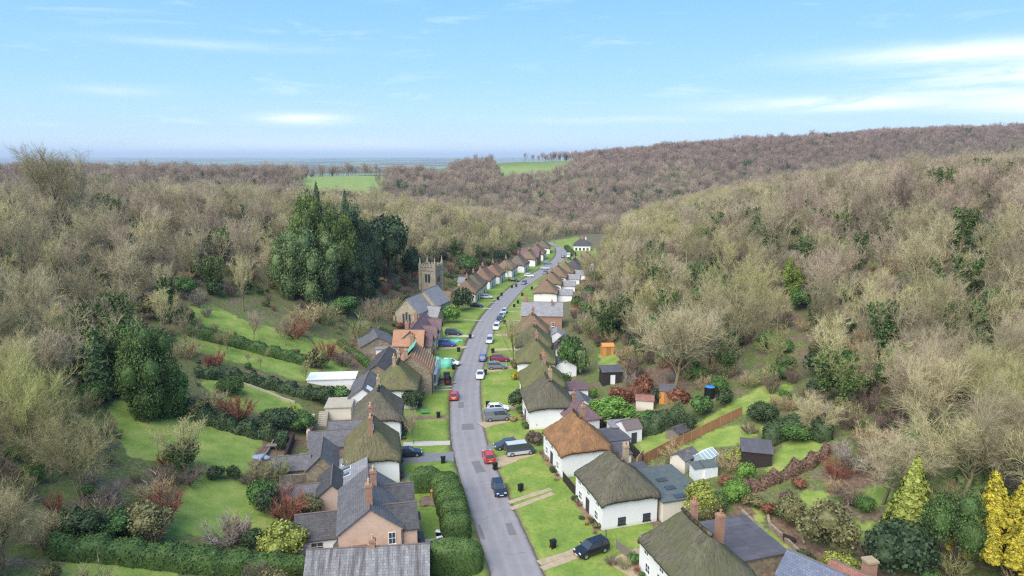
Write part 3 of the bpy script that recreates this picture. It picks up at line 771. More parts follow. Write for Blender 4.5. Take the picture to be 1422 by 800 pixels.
def brick_mat(name, c0, c1, mortar, w_=.24, h_=.085, rough=.85, dirt=.3):
    m, nt, b = new_mat(name, rough, .2)
    br = N(nt, 'ShaderNodeTexBrick'); nt.links.new(uvvec(nt), br.inputs['Vector']); br.inputs['Scale'].default_value = 1
    br.inputs['Brick Width'].default_value = w_; br.inputs['Row Height'].default_value = h_; br.inputs['Mortar Size'].default_value = .012
    br.inputs['Color1'].default_value = (*c0, 1); br.inputs['Color2'].default_value = (*c1, 1); br.inputs['Mortar'].default_value = (*mortar, 1)
    g = noise(nt, coords(nt), .8, 5, .65)
    c = mixc(nt, math_(nt, 'MULTIPLY', sharp(nt, g, .45, .75), dirt), br.outputs['Color'], [x*.5 for x in c0])
    setc(nt, b, c); bump(nt, b, br.outputs['Fac'], -.4, .01); return m
M_BRICK = brick_mat('peach brick', (.60, .37, .25), (.70, .46, .32), (.6, .47, .37))
M_BRICKR = brick_mat('red brick', (.30, .12, .075), (.42, .20, .12), (.35, .28, .22))
M_BRICKY = brick_mat('buff brick', (.36, .24, .13), (.45, .31, .18), (.4, .34, .26))
M_STONE = brick_mat('rubble stone', (.22, .17, .11), (.36, .29, .20), (.24, .21, .17), .42, .24, .9, .5)
M_ASHLAR = brick_mat('church stone', (.34, .28, .195), (.46, .39, .285), (.33, .29, .23), .6, .32, .9, .55)
def render_mat(name, c):
    m, nt, b = new_mat(name, .85, .2); co = coords(nt); g = noise(nt, co, .6, 5, .6); q = noise(nt, coords(nt, 'Object', (3, 3, .25)), 1, 4)
    sz = N(nt, 'ShaderNodeSeparateXYZ'); nt.links.new(co, sz.inputs[0])
    low = math_(nt, 'SUBTRACT', 1.0, sharp(nt, math_(nt, 'ADD', sz.outputs[2], math_(nt, 'MULTIPLY', g, .7)), .35, 1.0))
    k = mixc(nt, math_(nt, 'MULTIPLY', sharp(nt, q, .5, .75), .22), c, [x*.75 for x in c])
    k = mixc(nt, math_(nt, 'MULTIPLY', low, .55), k, (.45, .39, .29)); setc(nt, b, k); return m
M_WHITE = render_mat('white limewash', (.79, .755, .745))
M_CREAM = render_mat('cream render', (.68, .61, .50))
M_PINK = render_mat('pink render', (.58, .42, .34))
M_GLASS, nt, b = new_mat('window glass', .06, .6); b.inputs['Base Color'].default_value = (.05, .06, .07, 1)
M_FRAMEW = plain('white window paint', (.75, .75, .73), .5)
M_FRAMEB = plain('black window paint', (.03, .032, .036), .5)
M_LEAD = plain('lead flashing', (.30, .31, .34), .5)
M_POT = plain('terracotta pot', (.42, .19, .10), .8)
M_POTY = plain('buff pot', (.5, .37, .2), .8)
M_FELT = slate_mat('roof felt', (.095, .085, .095), (.125, .115, .125), (.2, .2, .2), .15, 3.0, .9)
M_COPPER = plain('verdigris sheet', (.105, .12, .112), .6, 0, .35, 1.2)
M_WOODO = plain('orange fence wood', (.34, .17, .08), .85, 0, .4, 5)
M_WOODN = plain('new orange timber', (.58, .25, .07), .8, 0, .3, 5)
M_WOODT = plain('pale timber', (.50, .36, .2), .8, 0, .3, 5)
M_WOODD = plain('dark creosoted wood', (.035, .026, .022), .9, 0, .4, 5)
M_WOODG = plain('weathered timber', (.20, .165, .135), .9, 0, .4, 5)
M_DOORD = plain('dark door paint', (.05, .05, .06), .5)
M_GREENP = plain('green paint', (.10, .30, .12), .6)
M_BLACK = plain('black plastic', (.012, .012, .013), .45)
M_RUBBER = plain('tyre rubber', (.02, .02, .021), .85)
M_ALLOY = plain('wheel alloy', (.4, .4, .42), .35, .6)
M_TARPG = plain('green tarpaulin', (.16, .50, .33), .5, 0, .35, 2)
M_TARPB = plain('blue tarpaulin', (.03, .055, .28), .5, 0, .4, 2)
M_STONEP = plain('pale paving', (.42, .36, .27), .9, 0, .3, 2)
M_GRAVEL = plain('sandy gravel', (.40, .30, .19), .95, 0, .35, 1.2)
M_TARMAC = plain('drive tarmac', (.20, .19, .195), .9, 0, .25, 1.2)
M_PAVE = plain('stone slabs', (.46, .42, .36), .9, 0, .25, 2)
M_MUD = plain('bare earth', (.22, .145, .09), .95, 0, .4, 1.4)
M_PLASTW = plain('white plastic', (.75, .75, .74), .4)

# ------------------------------------------------------------------ building kit; local x = ridge, -y = street front
def window(parent, x, y, z, w_, h_, face, mat=None, sill=True, name='window'):
    """frame with glazing bars standing 4 cm proud of the wall; its pane is a sub-part. face: f,b,l,r"""
    mat = mat or M_FRAMEW; t = .07; m = MB(); d0, d1 = -.05, .0
    m.box(-w_/2, w_/2, d0, d1, 0, t).box(-w_/2, w_/2, d0, d1, h_-t, h_).box(-w_/2, -w_/2+t, d0, d1, t, h_-t).box(w_/2-t, w_/2, d0, d1, t, h_-t)
    m.box(-.025, .025, d0, d1-.012, t, h_-t).box(-w_/2+t, -.025, d0, d1-.014, h_*.5-.02, h_*.5+.02).box(.025, w_/2-t, d0, d1-.014, h_*.5-.02, h_*.5+.02)
    if sill: m.box(-w_/2-.08, w_/2+.08, -.12, .0, -.09, -.003)
    rz = {'f': 0, 'b': pi, 'l': -pi/2, 'r': pi/2}[face]
    o = m.build(name, mat, parent, (x, y, z), rz)
    MB().poly([(-w_/2+t, -.018, t), (w_/2-t, -.018, t), (w_/2-t, -.018, h_-t), (-w_/2+t, -.018, h_-t)]).build('pane', M_GLASS, o)
    return o
def door(parent, x, y, z, w_, h_, face, mat=None):
    m = MB().box(-w_/2, w_/2, -.06, 0, 0, h_).box(-w_/2-.09, -w_/2-.003, -.09, 0, 0, h_+.09).box(w_/2+.003, w_/2+.09, -.09, 0, 0, h_+.09).box(-w_/2, w_/2, -.09, 0, h_+.003, h_+.09)
    rz = {'f': 0, 'b': pi, 'l': -pi/2, 'r': pi/2}[face]
    o = m.build('door', mat or M_DOORD, parent, (x, y, z), rz); MB().box(w_*.3, w_*.36, -.11, -.061, 1.0, 1.06).build('handle', M_ALLOY, o); return o
def chimney(parent, x, y, z0, z1, w_=.75, d_=.6, mat=None, pots=2, pot=None, lead=True):
    m = MB().box(-w_/2, w_/2, -d_/2, d_/2, z0, z1-.3).box(-w_/2-.06, w_/2+.06, -d_/2-.06, d_/2+.06, z1-.298, z1-.15).box(-w_/2-.02, w_/2+.02, -d_/2-.02, d_/2+.02, z1-.148, z1)
    o = m.build('chimney', mat or M_BRICKR, parent, (x, y, 0))
    for i in range(pots):
        px_ = 0 if pots == 1 else -w_*.26+w_*.52*i/(pots-1)
        MB().cyl(px_, 0, z1+.002, z1+.5, .13, .10, 10).cyl(px_, 0, z1+.43, z1+.52, .135, .135, 10).build('chimney_pot', pot or M_POT, o)
    return o
def thatch_mesh(L, W, ze, zr, hip, o=.5, seed=0, p=5.0, thick=.38, nx=34, ny=26, sag=.0):
    rng = np.random.default_rng(seed)
    u = np.linspace(-L/2-o, L/2+o, nx); v = np.linspace(-W/2-o, W/2+o, ny); U, V = np.meshgrid(u, v, indexing='ij')
    A = np.abs(V)/(W/2+o); B = np.clip((np.abs(U)-(L/2+o-hip))/hip, 0, 1.2)
    t = (A**p+B**p)**(1/p); t = np.sqrt(t*t+.012)-.05
    # round the plan corners
    cr = np.clip(np.minimum(L/2+o-np.abs(U), 1.6)/1.6, 0, 1); 
    Z = zr-(zr-ze)*(t+.07*np.sin(np.clip(t, 0, 1)*pi)) + .07*vnoise(U, V, .9, seed) + .10*vnoise(U, V, 2.6, seed+3) - .10*np.cos(U/(L/2+o)*pi/2)*(t < .3) + .05*rng.normal(0, 1, U.shape)*.5
    k = 1-.055*np.clip(np.abs(U)/(L/2+o), 0, 1)**8*np.clip(np.abs(V)/(W/2+o), 0, 1)**8
    X = U*k; Y = V*k
    vt = np.stack([X.ravel(), Y.ravel(), Z.ravel()], 1)
    i, j = np.meshgrid(np.arange(nx-1), np.arange(ny-1), indexing='ij')
    f = [tuple(q) for q in np.stack([(i*ny+j), ((i+1)*ny+j), ((i+1)*ny+j+1), (i*ny+j+1)], -1).reshape(-1, 4)]
    ring = [(a, 0) for a in range(nx)]+[(nx-1, b_) for b_ in range(1, ny)]+[(a, ny-1) for a in range(nx-2, -1, -1)]+[(0, b_) for b_ in range(ny-2, 0, -1)]
    base = len(vt); ex = []
    for (a, b_) in ring:
        q = vt[a*ny+b_]; ex.append((q[0]*.99, q[1]*.99, q[2]-thick))
    n = len(ring)
    for (a, b_) in ring:
        q = vt[a*ny+b_]; ex.append((q[0]*(1-(o+.3)/(L/2+o)), q[1]*(1-(o+.3)/(W/2+o)), q[2]-thick+.18))
    vt = np.vstack([vt, ex])
    for q in range(n):
        r = (q+1) % n; A_, B_ = ring[q][0]*ny+ring[q][1], ring[r][0]*ny+ring[r][1]
        f.append((A_, B_, base+r, base+q)[::-1]); f.append((base+q, base+r, base+n+r, base+n+q)[::-1])
    mb = MB(); mb.v = [tuple(map(float, q)) for q in vt]; mb.f = [list(map(int, q)) for q in f]
    return mb
def cottage(name, label, loc, rz, L=9.3, W=8.0, ze=4.1, zr=7.2, hip=2.9, mat=None, wall=None, chim=((0, 0),), cmat=None, wins='full', seed=0, group=None, cat='cottage', ch=1.2, pots=2, pot=None):
    zr += 1.2
    o = empty(name, loc, rz, label, cat, group)
    MB().box(-L/2, L/2, -W/2, W/2, -1.2, ze+.12).build('wall', wall or M_WHITE, o)
    rf = thatch_mesh(L, W, ze, zr, hip, seed=seed).build('roof', mat or M_THATCH, o, smooth=True)
    rl = L/2+.5-hip
    rd = MB(); n = 9
    for i in range(n):
        pass
    pr = [(-rl-.1+(2*rl+.2)*k/7, .05*sin(k*2.1+seed), zr-.1+.06*sin(k*1.3+seed*2)-.05*sin(pi*k/7)) for k in range(8)]
    for a_, b_ in zip(pr[:-1], pr[1:]): rd.bar(a_, b_, .21, 8); rd.build('ridge', M_RIDGE, rf, smooth=True)
    for (cx_, cy_) in chim:
        c = chimney(o, cx_, cy_, zr-2.0, zr+ch, mat=cmat, pots=pots, pot=pot)
        MB().box(-.5, .5, -.42, -.33, zr-abs(cy_)*.7-.65, zr-abs(cy_)*.7+.25).build('flashing', M_LEAD, c)
    if wins != 'none':
        for x in (-L*.34, 0, L*.34): window(o, x, -W/2, ze-1.35, .95, 1.0, 'f')
        for x in (-L*.3, L*.3): window(o, x, -W/2, .7, 1.05, 1.2, 'f')
        door(o, -L*.02, -W/2, .1, .9, 1.95, 'f')
    return o
def gable(name, label, loc, rz, L, W, ze, rise, roof, wall, group=None, cat='building', over=.25, parent=None, base=-1.5, thick=.14, partname=None):
    """simple pitched building, ridge along local x; as a part of another building when parent is given"""
    o = parent or empty(name, loc, rz, label, cat, group)
    pl = (0, 0, 0) if not parent else loc; pr = 0 if not parent else rz
    pts = [(-W/2, base), (W/2, base), (W/2, ze), (0, ze+rise), (-W/2, ze)]
    m = MB(); m.prism(pts, -L/2, L/2); m.move(Matrix.Rotation(pi/2, 4, 'Z'))
    wl = m.build('wall', wall, o, pl, pr)
    r = MB(); k = rise/(W/2)
    for sg in (-1, 1):
        e = W/2+over
        a = [(-L/2-over, 0, ze+rise+.03), (L/2+over, 0, ze+rise+.03), (L/2+over, sg*e, ze-k*over+.03), (-L/2-over, sg*e, ze-k*over+.03)]
        bb = [(x, y, z+thick) for x, y, z in a]; q = len(r.v)
        r.v += a+bb; r.f += [[q, q+1, q+2, q+3], [q+7, q+6, q+5, q+4]]+[[q+i, q+4+i, q+4+(i+1) % 4, q+(i+1) % 4] for i in (1, 2, 3)]
    rf = r.build('roof', roof, o, pl, pr)
    MB().bar((-L/2-over, 0, ze+rise+thick+.04), (L/2+over, 0, ze+rise+thick+.04), .09, 6).build('ridge', M_RIDGET, rf)
    return o
M_RIDGET = plain('ridge tile', (.16, .12, .11), .9)
def hipped(name, label, loc, rz, L, W, ze, rise, roof, wall, group=None, cat='house', over=.35, parent=None, hip=None):
    o = parent or empty(name, loc, rz, label, cat, group)
    hip = hip or W/2; e, g = L/2+over, W/2+over
    MB().box(-L/2, L/2, -W/2, W/2, -1.5, ze).build('wall', wall, o)
    r = MB(); R1, R2 = (-L/2+hip, 0, ze+rise), (L/2-hip, 0, ze+rise); z = ze-.1
    c = [(-e, -g, z), (e, -g, z), (e, g, z), (-e, g, z)]
    r.poly([c[0], c[1], R2, R1]); r.poly([c[1], c[2], R2]); r.poly([c[2], c[3], R1, R2]); r.poly([c[3], c[0], R1])
    d = [(x, y, z-.14) for x, y, z in c]
    for i in range(4): r.poly([c[i], d[i], d[(i+1) % 4], c[(i+1) % 4]])
    r.poly(d[::-1])
    rf = r.build('roof', roof, o)
    m = MB(); m.bar(R1, R2, .1, 6)
    for a, b_ in ((c[0], R1), (c[3], R1), (c[1], R2), (c[2], R2)): m.bar(a, b_, .09, 6)
    m.build('ridge', M_RIDGET, rf); return o
def shed(label, loc, rz, L, W, ze, rise, roof, wall, kind='gable', cat='shed', name='shed', doormat=None, group=None):
    o = empty(name, loc, rz, label, cat, group)
    if kind == 'gable':
        gable('', None, (0, 0, 0), 0, L, W, ze, rise, roof, wall, parent=o, over=.15, base=-.6, thick=.07)
    elif kind == 'pent':
        MB().prism([(-W/2, -.6), (W/2, -.6), (W/2, ze+rise), (-W/2, ze)], -L/2, L/2).move(Matrix.Rotation(pi/2, 4, 'Z') @ Matrix.Scale(1, 4)).build('wall', wall, o)
        r = MB(); k = .15; a = [(-L/2-k, -W/2-k, ze+rise+.04), (L/2+k, -W/2-k, ze+rise+.04), (L/2+k, W/2+k, ze+.0), (-L/2-k, W/2+k, ze+.0)]
        a = [(x, -y, z) for x, y, z in a]
        r.v = a+[(x, y, z+.08) for x, y, z in a]; r.f = [[0, 1, 2, 3], [7, 6, 5, 4]]+[[i, 4+i, 4+(i+1) % 4, (i+1) % 4] for i in range(4)]
        r.build('roof', roof, o)
    else:
        MB().box(-L/2, L/2, -W/2, W/2, -.8, ze).build('wall', wall, o)
        MB().box(-L/2-.2, L/2+.2, -W/2-.2, W/2+.2, ze+.003, ze+.18).build('roof', roof, o)
    if doormat: door(o, 0, -W/2, 0, .8, min(1.9, ze-.15), 'f', doormat)
    return o
def R_frame(px, py, h): return P(px, py, h)
def right_rz(y): return street_dir(y)-pi/2
def left_rz(y): return street_dir(y)+pi/2
# ------------------------------------------------------------------ right hand row of thatched cottages
def site(px, py, zr): 
    p = P(px, py, zr); return p
RIGHT = [
 # px, py of the ridge middle, ridge height, roof, label, extra turn, chimneys, length
 (966, 737, 7.2, M_THATCH, 'nearest white cottage with dark mossy thatch and two tall brick chimneys', .30, ((-1.9, .9),), 10.5),
 (856, 640, 7.2, M_THATCH, 'white cottage with dark mossy thatch behind the black parked car', .27, ((.5, 1.1),), 9.3),
 (801, 583, 7.2, M_THATCHN, 'white cottage with the only fresh orange-brown thatched roof', .22, ((.2, .9),), 9.3),
 (760, 531, 7.2, M_THATCH, 'white cottage with olive grey thatch beside a round dark bush', .12, ((-.6, .6),), 9.3),
 (752, 505, 7.2, M_THATCHO, 'thatched cottage with yellowish moss between the round bush and the red car', .05, ((.2, .3), (1.9, .3)), 9.3),
 (744, 476, 7.2, M_THATCHO, 'thatched cottage behind the bare street tree on the right', .03, ((0, .2),), 8.6),
 (741, 456, 7.2, M_THATCHO, 'mossy yellow thatched cottage just beyond the bare street tree', .0, ((0, .2),), 8.6),
 (739, 440, 7.2, M_THATCHR, 'brown thatched cottage right in front of the brick chapel house', .0, ((0, .2),), 8.6),
 (759, 392, 6.5, M_THATCHR, 'brown thatched cottage just behind the brick chapel house', .0, ((0, 0),), 8.6),
 (766, 381, 6.5, M_THATCHR, 'second brown thatched cottage beyond the brick chapel house', .0, ((0, 0),), 8.6),
 (775, 372.5, 6.5, M_THATCHR, 'third brown thatched cottage beyond the brick chapel house', .0, ((0, 0),), 8.6),
 (785, 367, 6.5, M_THATCHR, 'fourth brown thatched cottage beyond the brick chapel house', .0, ((0, 0),), 8.6),
 (797.5, 362, 6.5, M_SLATED, 'dark roofed cottage near the far bend on the right', .0, ((0, 0),), 10.4),
 (807, 358, 6.5, M_THATCHR, 'farthest but one thatched cottage on the right below the white lodge', .0, ((0, 0),), 8.6),
 (815, 352.5, 6.5, M_THATCHR, 'farthest brown thatched cottage on the right below the white lodge', .0, ((0, 0),), 8.6)]
RH = []
for i, (px, py, zr, mt, lb, turn, chm, L) in enumerate(RIGHT):
    p = site(px, py, zr)
    o = cottage('thatched_cottage', lb, p, right_rz(p.y)+turn*.25, L=L, zr=zr, ze=3.8 if i > 7 else 4.1, W=7.8 if i > 7 else 8.0, mat=mt, chim=chm, cmat=M_BRICKY if i in (1, 3) else M_BRICKR, seed=i, group='thatched cottages along the right of the street', hip=2.9+.3*(i % 3), pots=1 if i in (1, 2) else 2)
    RH.append(o)
# side windows low on the wall that faces up the street (local +x is the near end)
for x in (-1.2, 2.4): window(RH[1], 4.65, x, .5, 1.1, 1.05, 'r', M_FRAMEB)
MB().bar((4.72, 3.95, 0), (4.72, 3.95, 4.0), .05).build('drainpipe', M_FRAMEB, RH[1])
chimney(RH[0], -.2, 3.2, 3, 8.6, .8, .8, M_BRICKR, 1)
# rear wings
def local(o, x, y, z=0): return o.matrix_basis @ Vector((x, y, z))
def wing(o, x, y, L, W, h, roof, wall, rz=0, flat=True, rise=1.2, name='rear_wing'):
    if flat:
        w_ = MB().box(-L/2, L/2, -W/2, W/2, -1, h).build(name, wall, o, (x, y, 0), rz); MB().box(-L/2-.2, L/2+.2, -W/2-.2, W/2+.2, h+.003, h+.2).build('roof', roof, w_)
    else:
        w_ = MB(); w_.prism([(-W/2, -1), (W/2, -1), (W/2, h), (0, h+rise), (-W/2, h)], -L/2, L/2).move(Matrix.Rotation(pi/2, 4, 'Z')); w_ = w_.build(name, wall, o, (x, y, 0), rz)
        r = MB(); k = rise/(W/2)
        for sg in (-1, 1):
            a = [(-L/2-.2, 0, h+rise+.03), (L/2+.2, 0, h+rise+.03), (L/2+.2, sg*(W/2+.25), h-k*.25+.03), (-L/2-.2, sg*(W/2+.25), h-k*.25+.03)]
            q = len(r.v); r.v += a+[(x_, y_, z_+.12) for x_, y_, z_ in a]; r.f += [[q, q+1, q+2, q+3], [q+7, q+6, q+5, q+4]]+[[q+i_, q+4+i_, q+4+(i_+1) % 4, q+(i_+1) % 4] for i_ in (1, 2, 3)]
        r.build('roof', roof, w_)
    return w_
w1 = wing(RH[0], -3.2, 7.9, 8.5, 7.5, 3.0, M_FELT, M_STONE)
w2 = wing(RH[1], .6, 7.6, 9.5, 6.4, 3.1, M_COPPER, M_CREAM)
for k in range(3): MB().box(-1.2+k*2.4, -.2+k*2.4, -1.2, .2, 3.302, 3.42).build('skylight', M_GLASS, w2)
wing(RH[1], -5.6, 6.0, 2.6, 3.0, 2.8, M_FELT, M_CREAM)
wing(RH[2], -2.8, 6.9, 5, 5, 2.7, M_FELT, M_WHITE); wing(RH[2], 2.6, 5.9, 4, 3, 2.6, M_FELT, M_CREAM)
for k in (3, 4, 5, 6, 7): wing(RH[k], 1.5-.6*k % 2, 6.4, 5, 5, 2.7, [M_SLATE, M_TILEP, M_SLATE, M_FELT, M_SLATEP][k-3], M_WHITE, 0, k % 2 == 0, 1.6)
for k in (8, 9, 10, 11, 12): wing(RH[k], 0, 6.2, 5.5, 4.6, 2.7, M_SLATEP, M_WHITE, pi/2, False, 1.5)
# brick chapel house with a slate rear
p = P(753, 420, 7.0)
ch = gable('chapel_house', 'long brick house with red and grey tiled roof across the row of cottages', p, right_rz(p.y)+pi/2, 11.5, 8.0, 4.0, 3.0, M_SLATEP, M_BRICKR, cat='house')
chimney(ch, -4.6, 0, 5.5, 8.8, mat=M_BRICKR); chimney(ch, 2.8, -1, 5, 7.8, .5, .5, mat=M_BRICKR, pots=1)
for x in (-3.4, 0, 3.2): window(ch, x, -4.25, 1.0, .9, 1.2, 'f')
# slate hipped house behind cottage four
p = P(804, 556, 5.4); hh = hipped('red_tiled_house', 'small white house with red tiled hipped roof behind the cottages', p, right_rz(p.y)+.2, 6.0, 5.4, 3.0, 2.4, M_TILEP, M_WHITE)
chimney(hh, -2.2, 0, 3.2, 6.2, .5, .5, pots=1); window(hh, 3.0, .8, .9, .9, 1.0, 'r')
p = P(786, 470, 5); h2 = gable('rear_cottage', 'small white house with brown gable behind the mossy cottages', p, right_rz(p.y), 6, 5, 3.2, 2.2, M_TILEP, M_WHITE, cat='house'); window(h2, -3, 0, 3.3, .9, .9, 'l')

# ------------------------------------------------------------------ left hand row
LEFT = [
 (516, 590, 7.6, M_THATCHO, 'white cottage with steep green mossy thatch beside the dark tarmac drive', .0, ((1.9, .1), (-2.9, .1)), 10.0),
 (526, 545, 7.3, M_THATCH, 'white cottage with grey thatch next to the small bare street tree', .0, ((1.0, .1),), 9.4),
 (553, 508, 7.3, M_THATCHO, 'white cottage with grey green thatch next to the house being reroofed', .0, ((2.2, .1), (-1.6, .6)), 9.4)]
LH = []
for i, (px, py, zr, mt, lb, turn, chm, L) in enumerate(LEFT):
    p = site(px, py, zr)
    o = cottage('thatched_cottage', lb, p, left_rz(p.y)+turn, L=L, W=7.6, zr=zr, mat=mt, chim=chm, cmat=M_BRICKR if i == 0 else M_BRICKY, seed=40+i, group='thatched cottages along the left of the street', hip=3.2, pot=M_POTY)
    LH.append(o)
M_TWHITE = M_WHITE
def left_cottage(px, py, zr, mt, lb, chm, L, seed, wall=None, kind='t'):
    p = P(px, py)
    if kind == 't': o = cottage('thatched_cottage', lb, p, left_rz(p.y), L=L, W=7.8, ze=3.9, zr=zr+.5, mat=mt, chim=chm, wall=wall, seed=seed, group='thatched cottages along the left of the street')
    return o
FARL = [(649, 417, 6.2, M_THATCHR, 'buff walled brown thatched cottage next to the dark tree below the church', M_CREAM),
 (658, 409, 6.2, M_THATCHR, 'brown thatched cottage second beyond the church tower', M_CREAM),
 (671, 399, 6.2, M_THATCHR, 'white cottage with rusty brown thatch third beyond the church tower', None),
 (685, 392, 6.2, M_THATCHR, 'white cottage with reddish thatch fourth beyond the church tower', None),
 (703, 383, 6.2, M_THATCHR, 'white cottage half behind a bare garden tree on the left', None),
 (720, 377, 6.2, M_THATCHR, 'white cottage with a dark doorway near the far parked cars', None),
 (735, 368.5, 6.2, M_THATCHR, 'white cottage third from the far left end of the street', None),
 (746, 360.5, 6.2, M_THATCHR, 'white cottage second from the far left end of the street', None),
 (754, 352, 6.2, M_THATCHR, 'farthest white thatched cottage at the left end of the street', None)]
FL = []
for i, (px, py, zr, mt, lb, wl) in enumerate(FARL):
    mt = [M_THATCHR, M_THATCHR2, M_THATCHR3, M_THATCHR3, M_THATCHR, M_THATCHR2, M_THATCHR, M_THATCHR3, M_THATCHR2][i]; zr += [0, .3, .5, .2, -.2, .4, 0, .3, 0][i]
    FL.append(left_cottage(px, py, zr, mt, lb, ((0, .1),), 10.2, 60+i, wl))
p = P(737, 345, 8); gable('tiled_house', 'purple tiled house behind the farthest left cottages', p, left_rz(p.y)+pi/2, 9, 7, 4.5, 3.2, M_TILEP, M_BRICKR, cat='house')
p = P(628, 403, 5); gable('low_tiled_barn', 'low red tiled range joining the buff thatched cottage', p, left_rz(p.y)+pi/2, 11, 4.5, 2.6, 1.8, M_TILER, M_STONE, cat='outbuilding')
p = P(649, 385, 4.5); gable('pale_roofed_barn', 'small pale roofed barn behind the brown thatched cottages', p, left_rz(p.y)+pi/2, 6.5, 4.5, 2.8, 1.5, M_SLATEP, M_CREAM, cat='outbuilding')
p = P(676, 371, 6.2); gable('tiled_house', 'tiled house with dark gable behind the reddish thatched cottage', p, left_rz(p.y)+pi/2, 6, 5.5, 3.6, 2.6, M_TILEP, M_WHITE, cat='house')
# white lodge with hipped slate roof at the bend
p = P(808.5, 333, 6.4); lg = hipped('white_lodge', 'white lodge with dark hipped slate roof above the far bend', p, -.12, 9.5, 8, 3.6, 3.4, M_SLATED, M_WHITE, hip=3.4)
chimney(lg, 0, 0, 5, 8.3, 1.2, .7, M_BRICKR); chimney(lg, 2.0, 0, 5, 8.0, .7, .6, M_PLASTW, 1)
for x in (-3.2, -1.1, 1.1, 3.2): window(lg, x, -4, .9, 1.1, 1.3, 'f', M_FRAMEB)

# brick house with two cross wings
p = P(512, 678, 8.6); rz = left_rz(p.y)
bh = empty('brick_house', p, rz, 'peach brick house with grey slate roof and two street gables by the topiary hedge', 'house')
gable('', None, (0, 0, 0), 0, 10.8, 7.2, 6.0, 2.7, M_SLATE, M_BRICK, parent=bh)
for x in (-2.7, 2.4):
    gable('', None, (x, -2.6, 0), pi/2, 5.4, 4.6, 5.6, 1.9, M_SLATED, M_BRICK, parent=bh)
    window(bh, x, -5.3, 1.0, 1.1, 1.5, 'f'); window(bh, x, -5.3, 3.9, 1.0, 1.3, 'f')
chimney(bh, -4.0, 0, 7.5, 11.2, .85, .75, M_BRICKR, 2, M_POTY); chimney(bh, 1.5, -.6, 6.8, 10.2, .8, .75, M_BRICKR, 2, M_POTY)
window(bh, -5.4, -2.4, 4.1, .85, 1.5, 'l', M_FRAMEW)
MB().box(-5.47, -5.4, .5, 2.1, 3.6, 4.5).build('blind_window', M_BRICKR, bh)
MB().box(-5.44, -5.4, -3.6, 3.6, 3.05, 3.2).build('string_course', M_BRICKY, bh)
MB().bar((-5.46, -3.5, 0), (-5.46, -3.5, 5.8), .05).build('drainpipe', M_FRAMEB, bh)
# bay windows of the street gables
for x in (-2.7, 2.4):
    b_ = MB().box(-.9, .9, -.8, 0, .2, 2.9).build('bay', M_BRICK, bh, (x, -5.36, 0)); MB().poly([(-1, -.95, 2.92), (1, -.95, 2.92), (.7, 0, 3.5), (-.7, 0, 3.5)]).poly([(-1, -.95, 2.92), (-.7, 0, 3.5), (-1, 0, 2.92)]).poly([(1, -.95, 2.92), (1, 0, 2.92), (.7, 0, 3.5)]).build('roof', M_SLATED, b_)
# its slated back wings with white walls
bhi = bh.matrix_basis.inverted()
q = P(449, 706, 5.0); q.z += 0; q = bhi @ q
gable('', None, (q.x, q.y, 0), pi/2, 6.4, 4.4, 2.9, 2.1, M_SLATED, M_WHITE, parent=bh)
window(bh, q.x-2.2, q.y+.8, 1.3, 1.5, 1.2, 'l')
gable('', None, (q.x-1.0, q.y-3.0, -.4), 0, 5.2, 3.4, 2.4, 1.9, M_SLATED, M_WHITE, parent=bh)
window(bh, q.x-3.6, q.y-3.2, .7, 1.2, .8, 'l', M_FRAMEB)
gable('', None, (-6.7, 1.0, 0), pi/2, 5.2, 2.6, 2.2, 1.3, M_SLATED, M_BRICK, parent=bh)
# old slate building at the bottom edge
p = P(512, 761, 6.6); ob = gable('old_slate_building', 'long building with streaked pale slate roof at the bottom of the picture', p, left_rz(p.y)-pi/2-.12, 12.6, 8.6, 3.2, 3.4, M_SLATEO, M_BRICKR, cat='building')
chimney(ob, .4, .1, 5.8, 7.6, .6, .6, M_BRICKR, 1, M_POTY)
for x in (-4, 4): window(ob, x, -4.3, .9, 1.0, 1.1, 'f')

# rear wings and yards of the left cottages
L2, L3, L4 = LH
def at_px(px, py, h=0): return P(px, py, h)
w_ = MB(); w_.prism([(-3.2, -1), (3.2, -1), (3.2, 4.6), (-3.2, 2.4)], -4, 4); w_ = None
sk = empty('slate_extension', P(484, 652, 3.6), left_rz(95), 'grey slate lean-to with three roof lights behind the green mossy cottage', 'extension')
MB().prism([(-2.6, -1.5), (2.6, -1.5), (2.6, 4.3), (-2.6, 2.5)], -4.6, 4.6).move(Matrix.Rotation(pi/2, 4, 'Z') @ Matrix.Rotation(pi, 4, 'Z')).build('wall', M_WHITE, sk)
r = MB(); a = [(-4.8, -2.7, 2.62), (4.8, -2.7, 2.62), (4.8, 2.8, 4.52), (-4.8, 2.8, 4.52)]
r = MB(); a = [(-4.8, 2.9, 2.52), (4.8, 2.9, 2.52), (4.8, -2.7, 4.46), (-4.8, -2.7, 4.46)]; r.v = a+[(x, y, z+.12) for x, y, z in a]; r.f = [[0, 1, 2, 3], [7, 6, 5, 4]]+[[i, 4+i, 4+(i+1) % 4, (i+1) % 4] for i in range(4)]
rf = r.build('roof', M_SLATEP, sk)
for k in range(3):
    q = MB().box(-.35, .35, -.65, .65, 0, .06).move(Matrix.Translation((-1.6+k*1.9, .4, 3.57)) @ Matrix.Rotation(-.335, 4, 'X')).build('roof_light', M_GLASS, rf)
    MB().box(-.45, .45, -.75, .75, -.03, .03).move(Matrix.Translation((-1.6+k*1.9, .4, 3.56)) @ Matrix.Rotation(-.335, 4, 'X')).build('frame', M_PLASTW, q)
def outb(px, py, h, ang, L, W, ze, rise, roof, wall, label, cat='outbuilding', name='outbuilding'):
    p = P(px, py, h); return gable(name, label, p, left_rz(p.y)+ang, L, W, ze, rise, roof, wall, cat=cat)
o = outb(447, 621, 4.6, 0, 7.0, 4.2, 2.7, 1.9, M_SLATE, M_STONE, 'stone outbuilding with slate gable facing the paved yard', name='stone_outbuilding')
